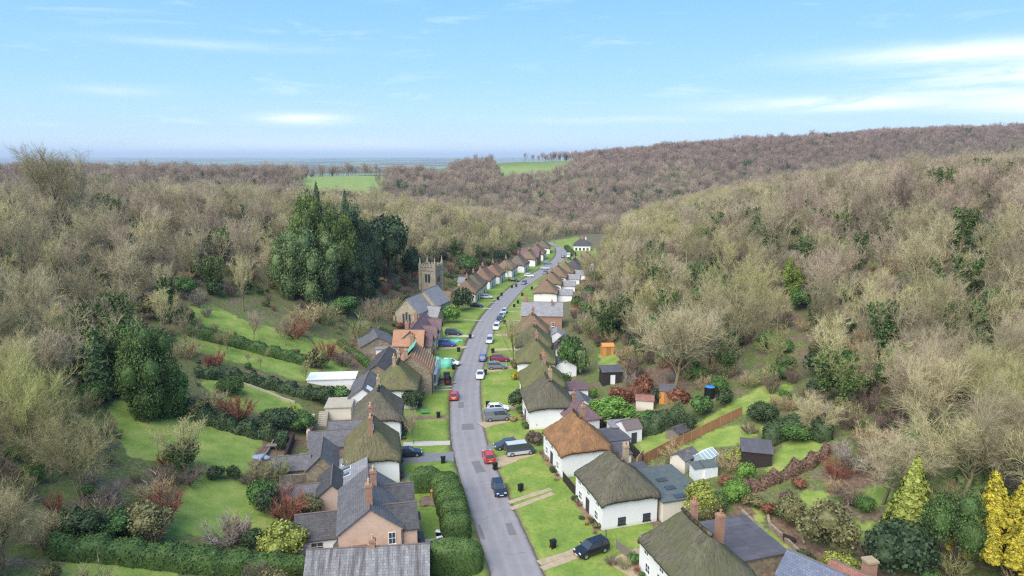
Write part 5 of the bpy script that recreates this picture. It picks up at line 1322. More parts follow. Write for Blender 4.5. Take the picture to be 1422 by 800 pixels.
# ------------------------------------------------------------------ hedges
def hedge(label, pts, wd, ht, mat=None, name='hedge', leaf=.22, dens=26, lump=.12, seed=1, group=None, rough=.0, cat='hedge'):
    """clipped hedge along ground points: rounded body under a skin of leaves"""
    rng = np.random.default_rng(seed); pp = []
    pts = [Vector(p) for p in pts]
    for a, b_ in zip(pts[:-1], pts[1:]):
        n = max(1, int((b_-a).to_2d().length/.5)); pp += [a.lerp(b_, k/n) for k in range(n)]
    pp.append(pts[-1]); n = len(pp); K = 11; V = []; Nr = []
    o0 = pp[n//2]; L = 0
    for i, p in enumerate(pp):
        d = (pp[min(i+1, n-1)]-pp[max(i-1, 0)]).to_2d().normalized(); nr = Vector((-d.y, d.x))
        L += .5; e = min(i, n-1-i)*.5; cap = min(1, .35+.65*sqrt(max(0, 1-(1-min(1, e/(wd*.45)))**2)))
        lm = 1+lump*sin(L*1.9+seed)+lump*.6*sin(L*4.3+2*seed)+rng.normal(0, rough)
        w_ = wd/2*cap*(1+lump*.5*sin(L*2.6)); h_ = ht*(.75+.25*cap)*lm
        for k in range(K):
            t = -1+2*k/(K-1); a = abs(t)
            ex = np.sign(t)*min(1, (1-(1-a)**2.2)) ; ez = (1-max(0, (a-.25)/.75)**3.2)
            q = p.to_2d()+nr*w_*ex; z = p.z-.15+h_*ez
            V.append((q.x-o0.x, q.y-o0.y, z-o0.z)); Nr.append((nr.x*ex, nr.y*ex, ez*.9))
    V = np.array(V); Nr = np.array(Nr)
    f = np.array([[i*K+k, i*K+k+1, (i+1)*K+k+1, (i+1)*K+k] for i in range(n-1) for k in range(K-1)])
    caps = [list(range(K))[::-1], list(range((n-1)*K, n*K))]
    # leaves on the skin
    A = V[f]; area = np.linalg.norm(np.cross(A[:, 1]-A[:, 0], A[:, 3]-A[:, 0]), axis=1); tot = area.sum(); m = int(min(14000, tot*dens))
    fi = rng.choice(len(f), m, p=area/tot); uu, vv = rng.random((2, m, 1))
    c = A[fi, 0]*(1-uu)*(1-vv)+A[fi, 1]*uu*(1-vv)+A[fi, 2]*uu*vv+A[fi, 3]*(1-uu)*vv
    nn = Nr[f[fi, 0]]; c = c+nn*rng.normal(0.02, leaf*.25, (m, 1))
    lv, lf = leaf_quads(rng, c, nn, leaf, .7)
    me = mesh_np(name, np.concatenate([V, lv]), [f, np.array(caps), lf+len(V)], mat or M_HEDGE)
    o = link(name, me, None, tuple(o0)); tag(o, label, cat, group); return o
def hedge_px(label, px, wd, ht, **k): return hedge(label, [P(*q) for q in px], wd, ht, **k)
# topiary hedge round the brick house: every clipped drum is a plant of its own
def drum(label, p, rx, ry, h_, rz, seed, group='clipped drums of the topiary hedge'):
    rng = np.random.default_rng(seed); n = 2600
    th = np.linspace(0, 2*pi, 29)[:-1]; prof = [(0, .98), (.25, 1.03), (.55, 1.03), (.74, .97), (.88, .8), (.97, .5), (1, .01)]
    V = np.array([(rx*r*np.sign(cos(t))*abs(cos(t))**.85, ry*r*np.sign(sin(t))*abs(sin(t))**.85, z*h_-.1+.05*sin(3*t+seed)*r) for z, r in prof for t in th]); K = 28
    f = np.array([[i*K+k, i*K+(k+1) % K, (i+1)*K+(k+1) % K, (i+1)*K+k] for i in range(len(prof)-1) for k in range(K)])
    A = V[f]; area = np.linalg.norm(np.cross(A[:, 2]-A[:, 0], A[:, 3]-A[:, 1]), axis=1); fi = rng.choice(len(f), n, p=area/area.sum()); uu, vv = rng.random((2, n, 1))
    c = A[fi, 0]*(1-uu)*(1-vv)+A[fi, 1]*uu*(1-vv)+A[fi, 2]*uu*vv+A[fi, 3]*(1-uu)*vv
    nn = np.cross(A[fi, 2]-A[fi, 0], A[fi, 3]-A[fi, 1]); nn /= np.linalg.norm(nn, axis=1)[:, None]+1e-9
    lv, lf = leaf_quads(rng, c+nn*.03, nn, .16, .6)
    o = link('topiary_hedge', mesh_np('topiary_hedge', np.concatenate([V, lv]), [f, lf+len(V)], M_HEDGE), None, p, rz); tag(o, label, 'hedge', group); return o
for i, (px, py, rx, ry, h_, lb) in enumerate([(630, 790, 3.4, 1.7, 3.9, 'broad rounded hedge block in front of the drum hedge'), (633, 745, 1.9, 1.6, 3.4, 'nearest clipped drum behind the broad hedge block'), (631, 727, 1.9, 1.6, 3.6, 'second clipped drum of the roadside hedge'),
          (627, 712, 2.0, 1.6, 3.6, 'third clipped drum of the roadside hedge'), (623, 699, 2.0, 1.6, 3.6, 'fourth clipped drum of the roadside hedge'), (618, 687, 2.0, 1.7, 3.5, 'fifth clipped drum, at the bend of the roadside hedge')]):
    p = on_lawn(px, py); p.z -= .1; drum(lb, p, rx, ry, h_, street_dir(p.y) if i else .05, 900+i)
hedge('tall dark hedge closing the far side of the brick house lawn', [on_lawn(570, 681), on_lawn(590, 680), on_lawn(612, 677)], 2.4, 3.3, seed=3, leaf=.16, dens=40, lump=.05)
T_BEECH = foliage('dry beech leaves', (.09, .055, .04), (.27, .165, .11), .8)
HED = [
 ('long dark hedge along the bottom left garden', [(68, 768), (140, 772), (240, 784), (330, 792), (428, 796)], 2.8, 2.1, dict(leaf=.2, lump=.12, seed=5, dens=34)),
 ('clipped hedge band along the top terrace below the bare trees', [(262, 465), (310, 476), (370, 492), (428, 507)], 2.2, 2.2, dict(seed=6)),
 ('uneven dark hedge between the second and third garden terraces', [(270, 522), (330, 528), (390, 542), (440, 556)], 2.4, 1.9, dict(mat=M_DUSK, lump=.25, seed=7, leaf=.3)),
 ('scrubby hedge along the upper edge of the biggest lawn', [(195, 572), (250, 574), (300, 590), (350, 604), (400, 612)], 2.6, 1.8, dict(mat=M_DUSK, lump=.35, seed=8, leaf=.32)),
 ('dark hedge between upper terrace and almshouse gardens', [(482, 456), (515, 462), (560, 470)], 1.6, 1.8, dict(seed=9)),
 ('sloping clipped hedge beside the rust red beds', [(470, 478), (495, 496), (515, 513)], 1.6, 1.6, dict(seed=10)),
 ('curved dark hedge round the right hand lawn below the wood', [(1064, 618), (1085, 606), (1110, 602), (1135, 606), (1150, 614)], 2.8, 2.8, dict(mat=M_DUSK, leaf=.3, seed=11, lump=.15)),
 ('brown beech hedge along the lower edge of the right hand lawn', [(1030, 686), (1055, 678), (1090, 664), (1125, 648), (1150, 630)], 1.2, 1.5, dict(mat=T_BEECH, leaf=.24, seed=12, lump=.30, dens=60, rough=.12)),
 ('dark evergreen hedge behind the small fenced lawn', [(888, 604), (912, 598), (934, 590), (952, 586)], 2.6, 2.8, dict(mat=M_DUSK, leaf=.28, seed=13, lump=.2)),
 ('dark hedge above the far tiled cottages', [(682, 362), (692, 361), (702, 361)], 5, 4.0, dict(mat=M_DUSK, leaf=.5, seed=14, dens=10)),
 ('low terrace hedge rising left of the church tower, upper one', [(614, 383), (630, 387), (646, 392)], 2, 1.6, dict(seed=15, dens=12, leaf=.35)),
 ('low terrace hedge rising left of the church tower, lower one', [(614, 391), (628, 396), (640, 399)], 2, 1.6, dict(seed=16, dens=12, leaf=.35)),
 ('hedge beside the far lawn below the white lodge', [(786, 346), (792, 352), (797, 357)], 2.5, 2.4, dict(seed=17, dens=10, leaf=.4)),
]
for lb, px, wd, ht, k in HED: hedge_px(lb, px, wd, ht, **k)
# ------------------------------------------------------------------ shrubs and garden trees
BLOB = {}
def blob_mesh(mat, v, lobes=7, n=1000, size=.16, flat=.85):
    k = (mat.name, v, lobes, n, size, flat)
    if k not in BLOB: BLOB[k] = mesh_np('foliage', *gen_blob(hash(str(k)) % 9999 if False else sum(map(ord, str(k))), lobes, n, size, flat), mat)
    return BLOB[k]
TWSH = {}
def twig_shrub(mat, v):
    """leafless many stemmed shrub of about unit size"""
    k = (mat.name, v)
    if k not in TWSH:
        r = random.Random(v+77); TV, TF, tris, C = [], [], [], []
        for i in range(26):
            a = r.uniform(0, 6.28); tlt = r.uniform(.15, .95); d = np.array([cos(a)*tlt, sin(a)*tlt, 1]); d /= np.linalg.norm(d)
            b_ = np.array([cos(a)*.12, sin(a)*.12, -.05]); L = r.uniform(1.1, 1.75)*(1-.25*tlt)
            mid = b_+d*L*.5+np.array([0, 0, .08]); e = mid+(d*.8+np.array([0, 0, .15]))*L*.5
            tube(TV, TF, [b_, mid, e], [.022, .014, .004], 3)
            for j in range(34):
                t = r.uniform(.25, 1); p = (b_*(1-t*2)+mid*t*2) if t < .5 else (mid*(2-2*t)+e*(2*t-1))
                dd = d+np.array([r.gauss(0, .55), r.gauss(0, .55), r.gauss(0, .4)]); dd /= np.linalg.norm(dd); w_ = np.cross(dd, np.array([r.gauss(0, 1), r.gauss(0, 1), r.gauss(0, 1)])); w_ /= np.linalg.norm(w_)+1e-9
                q = len(C); C += [p-w_*.012, p+w_*.012, p+dd*r.uniform(.2, .5)]; tris.append((q, q+1, q+2))
        V = np.concatenate([np.array(TV), np.array(C)])
        TWSH[k] = mesh_np('branches', V, [np.array(TF), np.array(tris)+len(TV)], mat)
    return TWSH[k]
T_RED = foliage('red twigs', (.16, .05, .035), (.40, .16, .10), 1); T_GREY = foliage('grey twigs', (.17, .14, .11), (.42, .36, .29), 1); T_STRAW = foliage('straw twigs', (.26, .19, .09), (.60, .46, .26), 1); T_BROWN = foliage('brown twigs', (.10, .065, .05), (.30, .21, .16), 1); T_OLIVE = foliage('olive twigs', (.18, .17, .07), (.45, .42, .2), 1)
def shrub(px, py, w_px, asp, kind, label, name=None, cat='shrub', group=None, v=None, p=None):
    """px,py: where it meets the ground; w_px: width in the photograph; asp: height / width"""
    p = p or P(px, py); dep = depth_at(p); wm = w_px*dep/FPX; r = wm/2; hh = wm*asp
    v = int(px*7+py) % 3 if v is None else v
    leafy = {'dark': M_DUSK, 'yew': M_YEW, 'ivy': M_IVY, 'laurel': M_LAUREL, 'bright': M_BRIGHT, 'lime': M_LIME, 'gold': M_GOLD, 'olive': M_OLIVE, 'rust': M_RUST, 'straw': M_STRAW, 'brown': M_BROWN, 'hedge': M_HEDGE, 'fir': M_FIR}
    twigs = {'tred': T_RED, 'tgrey': T_GREY, 'tstraw': T_STRAW, 'tbrown': T_BROWN, 'tolive': T_OLIVE}
    if kind in twigs:
        me = twig_shrub(twigs[kind], v); o = link(name or 'bare_shrub', me, None, p, RND.uniform(0, 6.28)); o.scale = (r*1.15, r*1.15, hh*.62)
    elif kind == 'ball':
        me = blob_mesh(M_HEDGE, 0, 1, 2200, .10, .9); o = link(name or 'clipped_bush', me, None, p, 0); o.scale = (r, r, hh*.55)
    else:
        big = w_px > 34
        me = blob_mesh(leafy[kind], v, 9 if big else 7, 3200 if big else 1100, .095 if big else .15, .85); o = link(name or 'shrub', me, None, p, RND.uniform(0, 6.28)); o.scale = (r*1.05, r*1.05, hh*.58)
    tag(o, label, cat, group); return o
SH = [
 # left, near
 (319, 546, 34, .62, 'ball', 'round clipped dark bush on the terraced lawn'),
 (366, 703, 40, 1.0, 'laurel', 'bright green evergreen bush beside the rust shrubs'), (371, 712, 34, 1.1, 'dark', 'dark evergreen bush just in front of the bright green bush'),
 (398, 722, 60, .75, 'tred', 'large rust red leafless shrub beside the small slate outbuilding'), (425, 715, 44, .6, 'olive', 'olive green shrub against the gabled slate outbuilding'),
 (390, 772, 66, .7, 'lime', 'rounded variegated yellow green bush by the white walled wing'), (318, 756, 72, .6, 'tgrey', 'spreading grey twiggy shrub above the long dark hedge'), (334, 752, 40, .9, 'tred', 'rust red shrub behind the grey twiggy shrub'),
 (438, 763, 22, .9, 'ball', 'small round dark bush at the corner of the brick house'), (202, 745, 66, .7, 'olive', 'olive mixed shrub above the long dark hedge'), (228, 722, 60, .8, 'tred', 'tall reddish leafless shrub left of the small lawn'), (215, 700, 60, .7, 'tstraw', 'straw coloured shrub left of the small lawn'),
 (262, 672, 50, .5, 'tbrown', 'brown low shrub at the upper left of the small lawn'), (160, 745, 60, .6, 'laurel', 'ivy green scrub beside the hedge end'), (110, 750, 66, .7, 'dark', 'dark sprawling evergreen at the left end of the long hedge'), (135, 720, 70, .6, 'tbrown', 'brown bramble thicket below the big bare tree'), (60, 760, 60, .8, 'tstraw', 'pale twiggy thicket at the lower left edge'),
 (255, 650, 46, .9, 'ivy', 'ivy clad stump thicket on the edge of the biggest lawn'), (300, 664, 26, .7, 'dark', 'small dark shrub at the lower corner of the biggest lawn'), (326, 664, 22, .8, 'dark', 'rounded dark shrub at the lower right corner of the biggest lawn'), (345, 672, 30, .6, 'tbrown', 'brown low shrub below the dug bed'),
 (385, 596, 50, .6, 'dark', 'dark evergreen shrub above the wooden dug bed'), (418, 600, 36, .8, 'laurel', 'bright evergreen shrub beside the garden steps'), (405, 580, 22, .8, 'lime', 'yellow green bush beside the tree stake'), (330, 585, 60, .7, 'tred', 'wide rust brown shrub above the biggest lawn'), (290, 572, 50, .6, 'tstraw', 'straw coloured shrub left of the rust brown shrub'), (298, 512, 40, .7, 'tred', 'rusty shrub beside the blue garden ornament'), (262, 498, 42, .7, 'tstraw', 'yellowish grass clump right of the big evergreen'), (278, 580, 34, .8, 'olive', 'olive bush above the biggest lawn'),
 (470, 563, 34, .8, 'laurel', 'glossy green shrub beside the cream garden room'), (448, 560, 36, .7, 'dark', 'dark green shrub left of the glossy shrub'), (425, 455, 50, .7, 'tstraw', 'golden brown leafless shrub above the top lawn'), (410, 470, 40, .7, 'tred', 'reddish shrub at the end of the top lawn'),
 (452, 450, 46, .7, 'tolive', 'greenish shrub behind the top lawn'), (480, 440, 40, .7, 'laurel', 'green shrub below the conifers'), (500, 478, 36, 1.2, 'tolive', 'mossy small garden tree above the barn roof'), (455, 498, 44, .6, 'tred', 'rust bed shrub left of the tree fern'), (478, 508, 36, .6, 'tbrown', 'brown bed shrub beside the dark range'), (440, 512, 30, .9, 'olive', 'bright shrub between the rust beds'),
 (520, 445, 34, .7, 'tstraw', 'straw coloured shrub beside the church'), (545, 438, 30, .9, 'tolive', 'mossy shrub in front of the church window'), (556, 456, 14, .6, 'rust', 'rusty plant under the church window'), (575, 456, 16, .8, 'bright', 'bright green bush right below the church'),
 (626, 450, 25, 1.05, 'bright', 'round bright green tree on the lawn below the church'), (641, 432, 32, 1.1, 'dark', 'dark spreading tree between the church and the road'), (616, 437, 30, 1.2, 'tolive', 'pale twiggy tree in front of the church nave'),
 (572, 570, 26, 1.2, 'dark', 'dark bush against the front of the grey thatched cottage'), (580, 557, 26, 1.0, 'tgrey', 'pale twiggy shrub against the front of the grey thatched cottage'), (598, 498, 14, 1.1, 'tred', 'reddish shrub against the almshouse front'), (592, 506, 14, 1.0, 'dark', 'dark shrub beside the blue sheet'),
 (654, 372, 20, .8, 'bright', 'bright green bush right of the church tower'), (643, 371, 22, .8, 'laurel', 'green bush right of the church tower'), (648, 378, 24, .7, 'laurel', 'lower green bush right of the church tower'),
 # right
 (719, 570, 26, 1.25, 'dark', 'tall round dark bush at the front of the olive thatched cottage'), (742, 594, 16, 1.2, 'dark', 'small dark bush between two right hand cottages'), (741, 618, 24, .85, 'brown', 'round brown bush beside the campervan'), (713, 585, 12, .6, 'straw', 'straw plants behind the grey van'), (728, 590, 10, .7, 'lime', 'yellow green plant behind the grey van'),
 (716, 528, 12, 1.1, 'gold', 'yellow bush on the lawn edge before the mossy cottage'), (716, 512, 14, 1.0, 'olive', 'green bush under the bare street tree'),
 (790, 500, 36, 1.0, 'dark', 'large dark green tree behind the mossy cottages'), (798, 522, 34, 1.3, 'fir', 'pointed green conifer behind the mossy cottages'), (780, 540, 26, .9, 'laurel', 'green shrub at the foot of the pointed conifer'), (823, 553, 12, 1.3, 'bright', 'small bright green bush beside the red tiled house'),
 (850, 587, 62, .55, 'bright', 'wide bright green shrub behind the fresh thatch'), (838, 592, 36, .6, 'olive', 'yellowish shrub left of the wide bright shrub'), (862, 560, 30, .9, 'rust', 'deep red shrub behind the wide bright shrub'), (895, 545, 26, 1.0, 'rust', 'deep red bush beside the pink roofed shed'), (878, 558, 34, .8, 'tred', 'reddish twiggy shrub in the middle of the right gardens'),
 (911, 560, 14, 1.6, 'yew', 'narrow dark column conifer beside the orange hut'), (942, 560, 30, .7, 'rust', 'russet shrub right of the orange hut'), (972, 578, 34, .9, 'laurel', 'dark green bush left of the blue barrel'), (955, 598, 26, 1.0, 'dark', 'dark bush behind the grey roofed hut'), (928, 590, 30, .7, 'dark', 'dark bush over the small fenced lawn'), (900, 590, 34, .6, 'laurel', 'green bush behind the white outhouse'),
 (990, 632, 12, .8, 'bright', 'small weed clump above the greenhouse'), (1010, 655, 40, .8, 'tstraw', 'tawny shrub right of the greenhouse'), (1018, 645, 28, .9, 'lime', 'yellow green shrub behind the tawny shrub'), (935, 645, 40, .8, 'tstraw', 'tawny grass thicket below the orange fence'), (915, 660, 30, .7, 'tolive', 'olive thicket beside the green roof'),
 (976, 716, 54, .9, 'lime', 'big yellow green bush behind the flat black roof'), (996, 708, 26, .9, 'laurel', 'green bush on the right of the big yellow green bush'), (1020, 695, 36, .8, 'bright', 'fresh green bush in front of the dark shed'), (1036, 672, 24, 1.3, 'bright', 'small bright tree beside the dark shed'), (1010, 675, 24, .6, 'rust', 'russet low shrub beside the small white sheds'),
 (1045, 705, 30, .6, 'olive', 'olive clump at the top of the curved grass path'), (1070, 715, 26, .8, 'rust', 'dark red shrub beside the curved grass path'), (1082, 720, 26, .7, 'laurel', 'green bush beside the lime lawn'), (1110, 676, 24, .5, 'rust', 'bright red leaf litter shrub by the beech hedge'), (1092, 700, 16, 1.5, 'brown', 'small bare umbrella tree beside the lime lawn'),
 (1148, 762, 72, .95, 'olive', 'large olive green bush above the curved path'), (1115, 790, 36, .7, 'dark', 'dark low bush by the stone wall'), (1165, 796, 50, .6, 'lime', 'pale variegated bush at the lower right edge'), (1245, 800, 86, .95, 'yew', 'broad dark yew at the bottom right'), (1205, 778, 40, .6, 'tbrown', 'brown bare shrub left of the broad yew'),
 (1058, 588, 40, .8, 'dark', 'dark bush at the end of the orange fence'), (1040, 602, 30, .5, 'tbrown', 'brown bramble patch beside the orange fence'), (1105, 612, 40, .7, 'laurel', 'mixed green shrubs inside the curved hedge'), (1185, 655, 60, .7, 'tgrey', 'grey twig thicket under the wood'), (1160, 665, 44, .7, 'tred', 'reddish bramble under the wood'), (1180, 700, 50, .5, 'tbrown', 'brown thicket beside the stones'),
 (1000, 760, 30, .7, 'tgrey', 'grey lavender like shrub below the black roof'), (1018, 775, 30, .5, 'tgrey', 'pale mauve dead shrub in the walled yard'), (995, 790, 24, .5, 'lime', 'yellow green plant in the walled yard'),
 (868, 790, 26, .7, 'tolive', 'scruffy garden hedge piece before the nearest cottage'), (880, 785, 18, 1.0, 'laurel', 'green shrub before the nearest cottage'), (850, 785, 26, .6, 'tbrown', 'brown shrub beside the gate of the mossy cottage'),
 (808, 722, 8, .8, 'dark', 'small dark plant at the mossy cottage wall, left one'), (815, 730, 8, .8, 'tred', 'small reddish plant at the mossy cottage wall'), (826, 742, 8, .8, 'tbrown', 'small brown plant at the mossy cottage wall'), (766, 656, 10, .8, 'dark', 'dark plant against the orange-brown thatched cottage'), (772, 668, 10, .8, 'tstraw', 'straw plant against the orange-brown thatched cottage'),
 (940, 520, 40, .6, 'tred', 'reddish thicket below the big pale tree'), (880, 525, 34, .7, 'tbrown', 'brown thicket below the dark hut'), (868, 505, 34, .8, 'tstraw', 'golden shrub right of the orange shed'), (880, 480, 30, 1.0, 'dark', 'dark shrub right of the golden shrub'), (905, 470, 40, .9, 'laurel', 'green shrub at the edge of the right wood'), (985, 500, 36, 1.0, 'dark', 'dark holly in the right wood'), (1010, 485, 40, .8, 'laurel', 'evergreen bush among the right wood trees'), (845, 478, 26, .9, 'tstraw', 'tawny bush above the orange shed'), (820, 470, 40, 1.0, 'tolive', 'olive twig tree above the pointed conifer'),
]
for a in SH: shrub(*a)
for p_, kd, w_, lb, gp in BEDS: shrub(p_.x*10, p_.y, w_*FPX/depth_at(p_), .75, kd, lb, 'bedding_plant', 'plant', gp, None, p_)
# fillers: undergrowth one could not count, as one object made of many clumps
def undergrowth():
    rng = np.random.default_rng(21); P_, K_, S_ = [], [], []
    X, Y, r2 = wood_points(45, 420, 3.3, 31)
    d = X-xc(Y); s = np.abs(d); Z = H(X, Y)
    lo = np.where(d < 0, 24, 25); hi = np.where(d < 0, np.interp(Y, *L_IN)+9, np.interp(Y, *R_IN)+9)
    ok = (s > lo) & (s < hi) & (np.abs(X) < .8*Y+30)
    wx, wy = X, Y
    for poly in LAWN_PX:
        pl = [P(*q) for q in poly]; ok &= ~in_poly(X, Y, pl)
    for poly in SOIL_PX: ok &= ~(in_poly(X, Y, [P(*q) for q in poly]) & (rng.random(len(X)) < .6))
    for o in S.objects:
        if o.type == 'EMPTY' and o.get('category') in KEEP_OFF:
            rr = 8.5 if o.get('category') in ('cottage', 'house', 'church', 'almshouse') else 5.5
            ok &= (X-o.location.x)**2+(Y-o.location.y)**2 > rr*rr
            if o.get('category') == 'cottage' and o.location.y < 200:
                q = local(o, 0, 8); ok &= (X-q.x)**2+(Y-q.y)**2 > 6.8**2
    for _, px, *_r in HED:
        for a, b_ in zip(px[:-1], px[1:]):
            A, B_ = P(*a), P(*b_)
            for t in np.linspace(0, 1, 7):
                q = A.lerp(B_, t); ok &= (X-q.x)**2+(Y-q.y)**2 > 3.4**2
    lg = (d < 0) & (Y < 190)
    ok &= rng.random(len(X)) < np.where(vnoise(X, Y, 13, 3) > -.45, .85, .4)*np.where(lg & (s < 68), np.where(Y > 108, .4, 1.15), 1)
    lg = lg[ok]; X, Y, Z = X[ok], Y[ok], Z[ok]; n = len(X)
    k = rng.choice(8, n, p=[.22, .17, .06, .10, .17, .10, .10, .08]); sc = rng.uniform(.7, 2.0, n)*np.where(np.isin(k, [0, 1, 4, 6]), 1.25, 1.0)*np.where(lg, np.where(Y > 108, .58, .9), 1)
    scatter('undergrowth', np.stack([X, Y, Z], 1), k, rng.uniform(0, 6.28, n), sc)
    # evergreen holly, ivy and bramble low in the woods
    X, Y, r2 = wood_points(45, 420, 4.4, 41); d = X-xc(Y); s = np.abs(d); Z = H(X, Y)
    ok = (s > np.where(d < 0, np.interp(Y, *L_IN), np.interp(Y, *R_IN))+1) & (s < 190) & (np.abs(X) < .8*Y+30) & (rng.random(len(X)) < .62)
    X, Y, Z = X[ok], Y[ok], Z[ok]; n = len(X)
    scatter('holly_and_bramble', np.stack([X, Y, Z], 1), rng.choice([0, 0, 1, 1, 4, 5, 6, 2, 3], n), rng.uniform(0, 6.28, n), rng.uniform(1.2, 3.0, n))
KEEP_OFF = ('cottage', 'house', 'church', 'almshouse', 'extension', 'outbuilding', 'annexe', 'garden room', 'building', 'shed', 'greenhouse')
UND = {}
def und_sources():
    names = [('tolive', 380, 470), ('tbrown', 395, 480), ('dark', 1000, 490), ('laurel', 1020, 500)]
    res = {}
    def find(mat): return next((o for o in S.objects if o.type == 'MESH' and not o.parent and o.data.materials and o.data.materials[0] == mat and 'shrub' in o.name), None)
    for i, mt in enumerate((T_OLIVE, T_BROWN, M_DUSK, M_LAUREL, T_STRAW, M_OLIVE, T_GREY, T_RED)):
        ob = find(mt)
        if ob: res[i] = [ob]
    return res
class _Und(dict):
    def items(s): return und_sources().items()
SRC_FOR['undergrowth'] = _Und(); SRC_FOR['holly_and_bramble'] = _Und()

# special trees ---------------------------------------------------------
def conifer(px, py, w_px, h_px, mat, label, seed=1, name='conifer', rad=None, n=15000, tiers=15, size=.095, group=None, pw=.8):
    p = P(px, py); dep = depth_at(p); hh = h_px*dep/FPX*1.06; w_ = w_px*dep/FPX
    o = empty(name, p, 0, label, 'tree', group); o.scale = (hh, hh, hh)
    rd_ = w_/2/hh; link('crown', mesh_np('crown', *gen_cone(seed, n, size, rd_, tiers, .25, 1.0, pw), mat), o)
    tr = mesh_np('trunk', *gen_trunk(.6, .02, .008), M_DARKBARK, True); link('trunk', tr, o); return o
def leafy_tree(px, py, w_px, h_px, mat, label, seed=1, lobes=16, n=9000, size=.07, name='evergreen_tree', lift=.06, flat=1.0, lr=(.36, .54), out=.56, core=.7):
    p = P(px, py); dep = depth_at(p); hh = h_px*dep/FPX*1.05; w_ = w_px*dep/FPX
    o = empty(name, p, 0, label, 'tree'); c = link('crown', mesh_np('crown', *gen_blob(seed, lobes, n, size, flat, core, .16, lr, out, -.85 if lift < 0 else -.3, .85 if lift < 0 else .55), mat), o, (0, 0, hh*lift)); c.scale = (w_/2, w_/2, hh*(1-lift)*(.47 if lift < 0 else .52)/flat)
    link('trunk', mesh_np('trunk', *gen_trunk(hh*.7, w_*.04, w_*.015, 7, 5, seed), M_DARKBARK, True), o); return o
def bare_at(px, py, h_px, hi, label, s_w=1.0, mats=None, name='bare_tree'):
    p = P(px, py); dep = depth_at(p); hh = h_px*dep/FPX*1.04; sc = hh/12.5
    return tree(name, (BARE_HI if hi is True else BARE)[int(px) % 3], p, px, (sc*s_w, sc), label, 'tree', None)
leafy_tree(212, 578, 84, 132, M_IVY, 'big ivy smothered evergreen tree left of the garden terraces', 3, 34, 26000, .04, lift=-.04, lr=(.18, .36), out=.66)
leafy_tree(242, 577, 50, 70, M_LAUREL, 'smaller bright evergreen at the right foot of the big ivy tree', 4, 22, 12000, .055, lift=-.04, lr=(.2, .4), out=.64)
M_LAUREL2 = foliage('sunny conifer leaves', (.06, .09, .025), (.19, .25, .06), .7)  # own leaf colour of the yellowish green conifers
M_FIRD = foliage('dark conifer sprays', (.032, .06, .03), (.10, .155, .07), .7)
for i, (px, py, w_, h_, mt, lb) in enumerate([(406, 412, 62, 92, M_FIR, 'mid green rounded conifer at the left of the conifer clump'), (432, 404, 62, 136, M_LAUREL2, 'tallest yellowish conifer at the back of the clump'), (440, 420, 72, 104, M_FIR, 'broad mid green conifer at the front of the clump'),
        (470, 408, 60, 120, M_LAUREL2, 'yellow green conifer in the middle of the clump'), (490, 404, 58, 116, M_FIRD, 'tall dark conifer at the right of the clump'), (510, 398, 48, 90, M_FIRD, 'dark conifer right behind the cedar'), (497, 421, 48, 56, M_YEW, 'low dark yew at the front right of the clump')]):
    leafy_tree(px, py, w_, h_, mt, lb, 71+i, 30, 16000, .045, 'conifer', -.04, 1.0, (.16, .36), .68)
for i, (px, py, w_, h_, lb) in enumerate([(446, 398, 34, 138, 'slim pointed fir rising out of the conifer clump, left one'), (484, 396, 34, 126, 'slim pointed fir rising out of the conifer clump, right one')]): conifer(px, py, w_, h_, M_FIRD, lb, 90+i, pw=.7)
leafy_tree(540, 392, 66, 86, M_YEW, 'dark wide cedar on the churchyard slope', 8, 14, 6000, .085, 'cedar_tree', .25, .8)
leafy_tree(572, 392, 30, 46, M_YEW, 'dark yew just left of the church tower', 9, 10, 3000, .1)
leafy_tree(305, 372, 34, 62, M_FIR, 'lone dark fir in the left wood', 10, 9, 3000, .1)
conifer(1262, 742, 62, 112, M_GOLD if False else M_LIME, 'yellow green conifer beside the broad dark yew', 31, n=7000, size=.2, tiers=12)
M_BRIGHTIVY = foliage('sunlit ivy leaves', (.09, .13, .025), (.26, .32, .06), 1)  # a yellower green kind of ivy foliage, its own colour
def spire_tree(px, py, label):
    """golden evergreen of many upright spires rising from one stem"""
    p = P(px, py); o = empty('golden_tree', p, 0, label, 'tree'); V, F4, F4b, k = [], [], [], 0; r = random.Random(5)
    for i in range(17):
        a = i*2.4; q = sqrt((i+.3)/17)*4.4; hh = r.uniform(3.2, 5.4)*(1.25-  .18*q/4.4); z0 = 9.4-1.3*q+r.uniform(-.9, .9)-hh*.55
        v, f = gen_cone(800+i, 3200, .2, r.uniform(.24, .32), 5, .1, 1, .55)
        th = r.uniform(0, 6); lean = .16
        v = v*hh; v = v+np.array([cos(a)*q, sin(a)*q, z0]) + np.stack([v[:, 2]*lean*cos(a), v[:, 2]*lean*sin(a), 0*v[:, 2]], 1)
        V.append(v); F4 += [g+k for g in f]; k += len(v)
    link('crown', mesh_np('crown', np.concatenate(V), F4, M_GOLD), o); link('trunk', mesh_np('trunk', *gen_trunk(8, .3, .1, 7, 6, 3), M_DARKBARK, True), o)
leafy_tree(1098, 408, 30, 48, M_BRIGHTIVY, 'bright yellow green ivy covered tree high in the right wood', 101, 20, 7000, .07, 'ivy_tree', -.04, lr=(.2, .4), out=.64)
leafy_tree(1372, 476, 58, 78, M_IVY, 'big dark green ivy tree near the right edge of the wood', 102, 24, 9000, .06, 'ivy_tree', -.04, lr=(.2, .4), out=.64)
leafy_tree(962, 420, 26, 58, M_IVY, 'upright dark ivy tree in the middle of the right wood', 103, 18, 6000, .08, 'ivy_tree', -.04, lr=(.2, .4), out=.64)
leafy_tree(1240, 545, 50, 66, M_LAUREL, 'green ivy column above the grey twig thicket', 104, 20, 8000, .06, 'ivy_tree', -.04, lr=(.2, .4), out=.64)
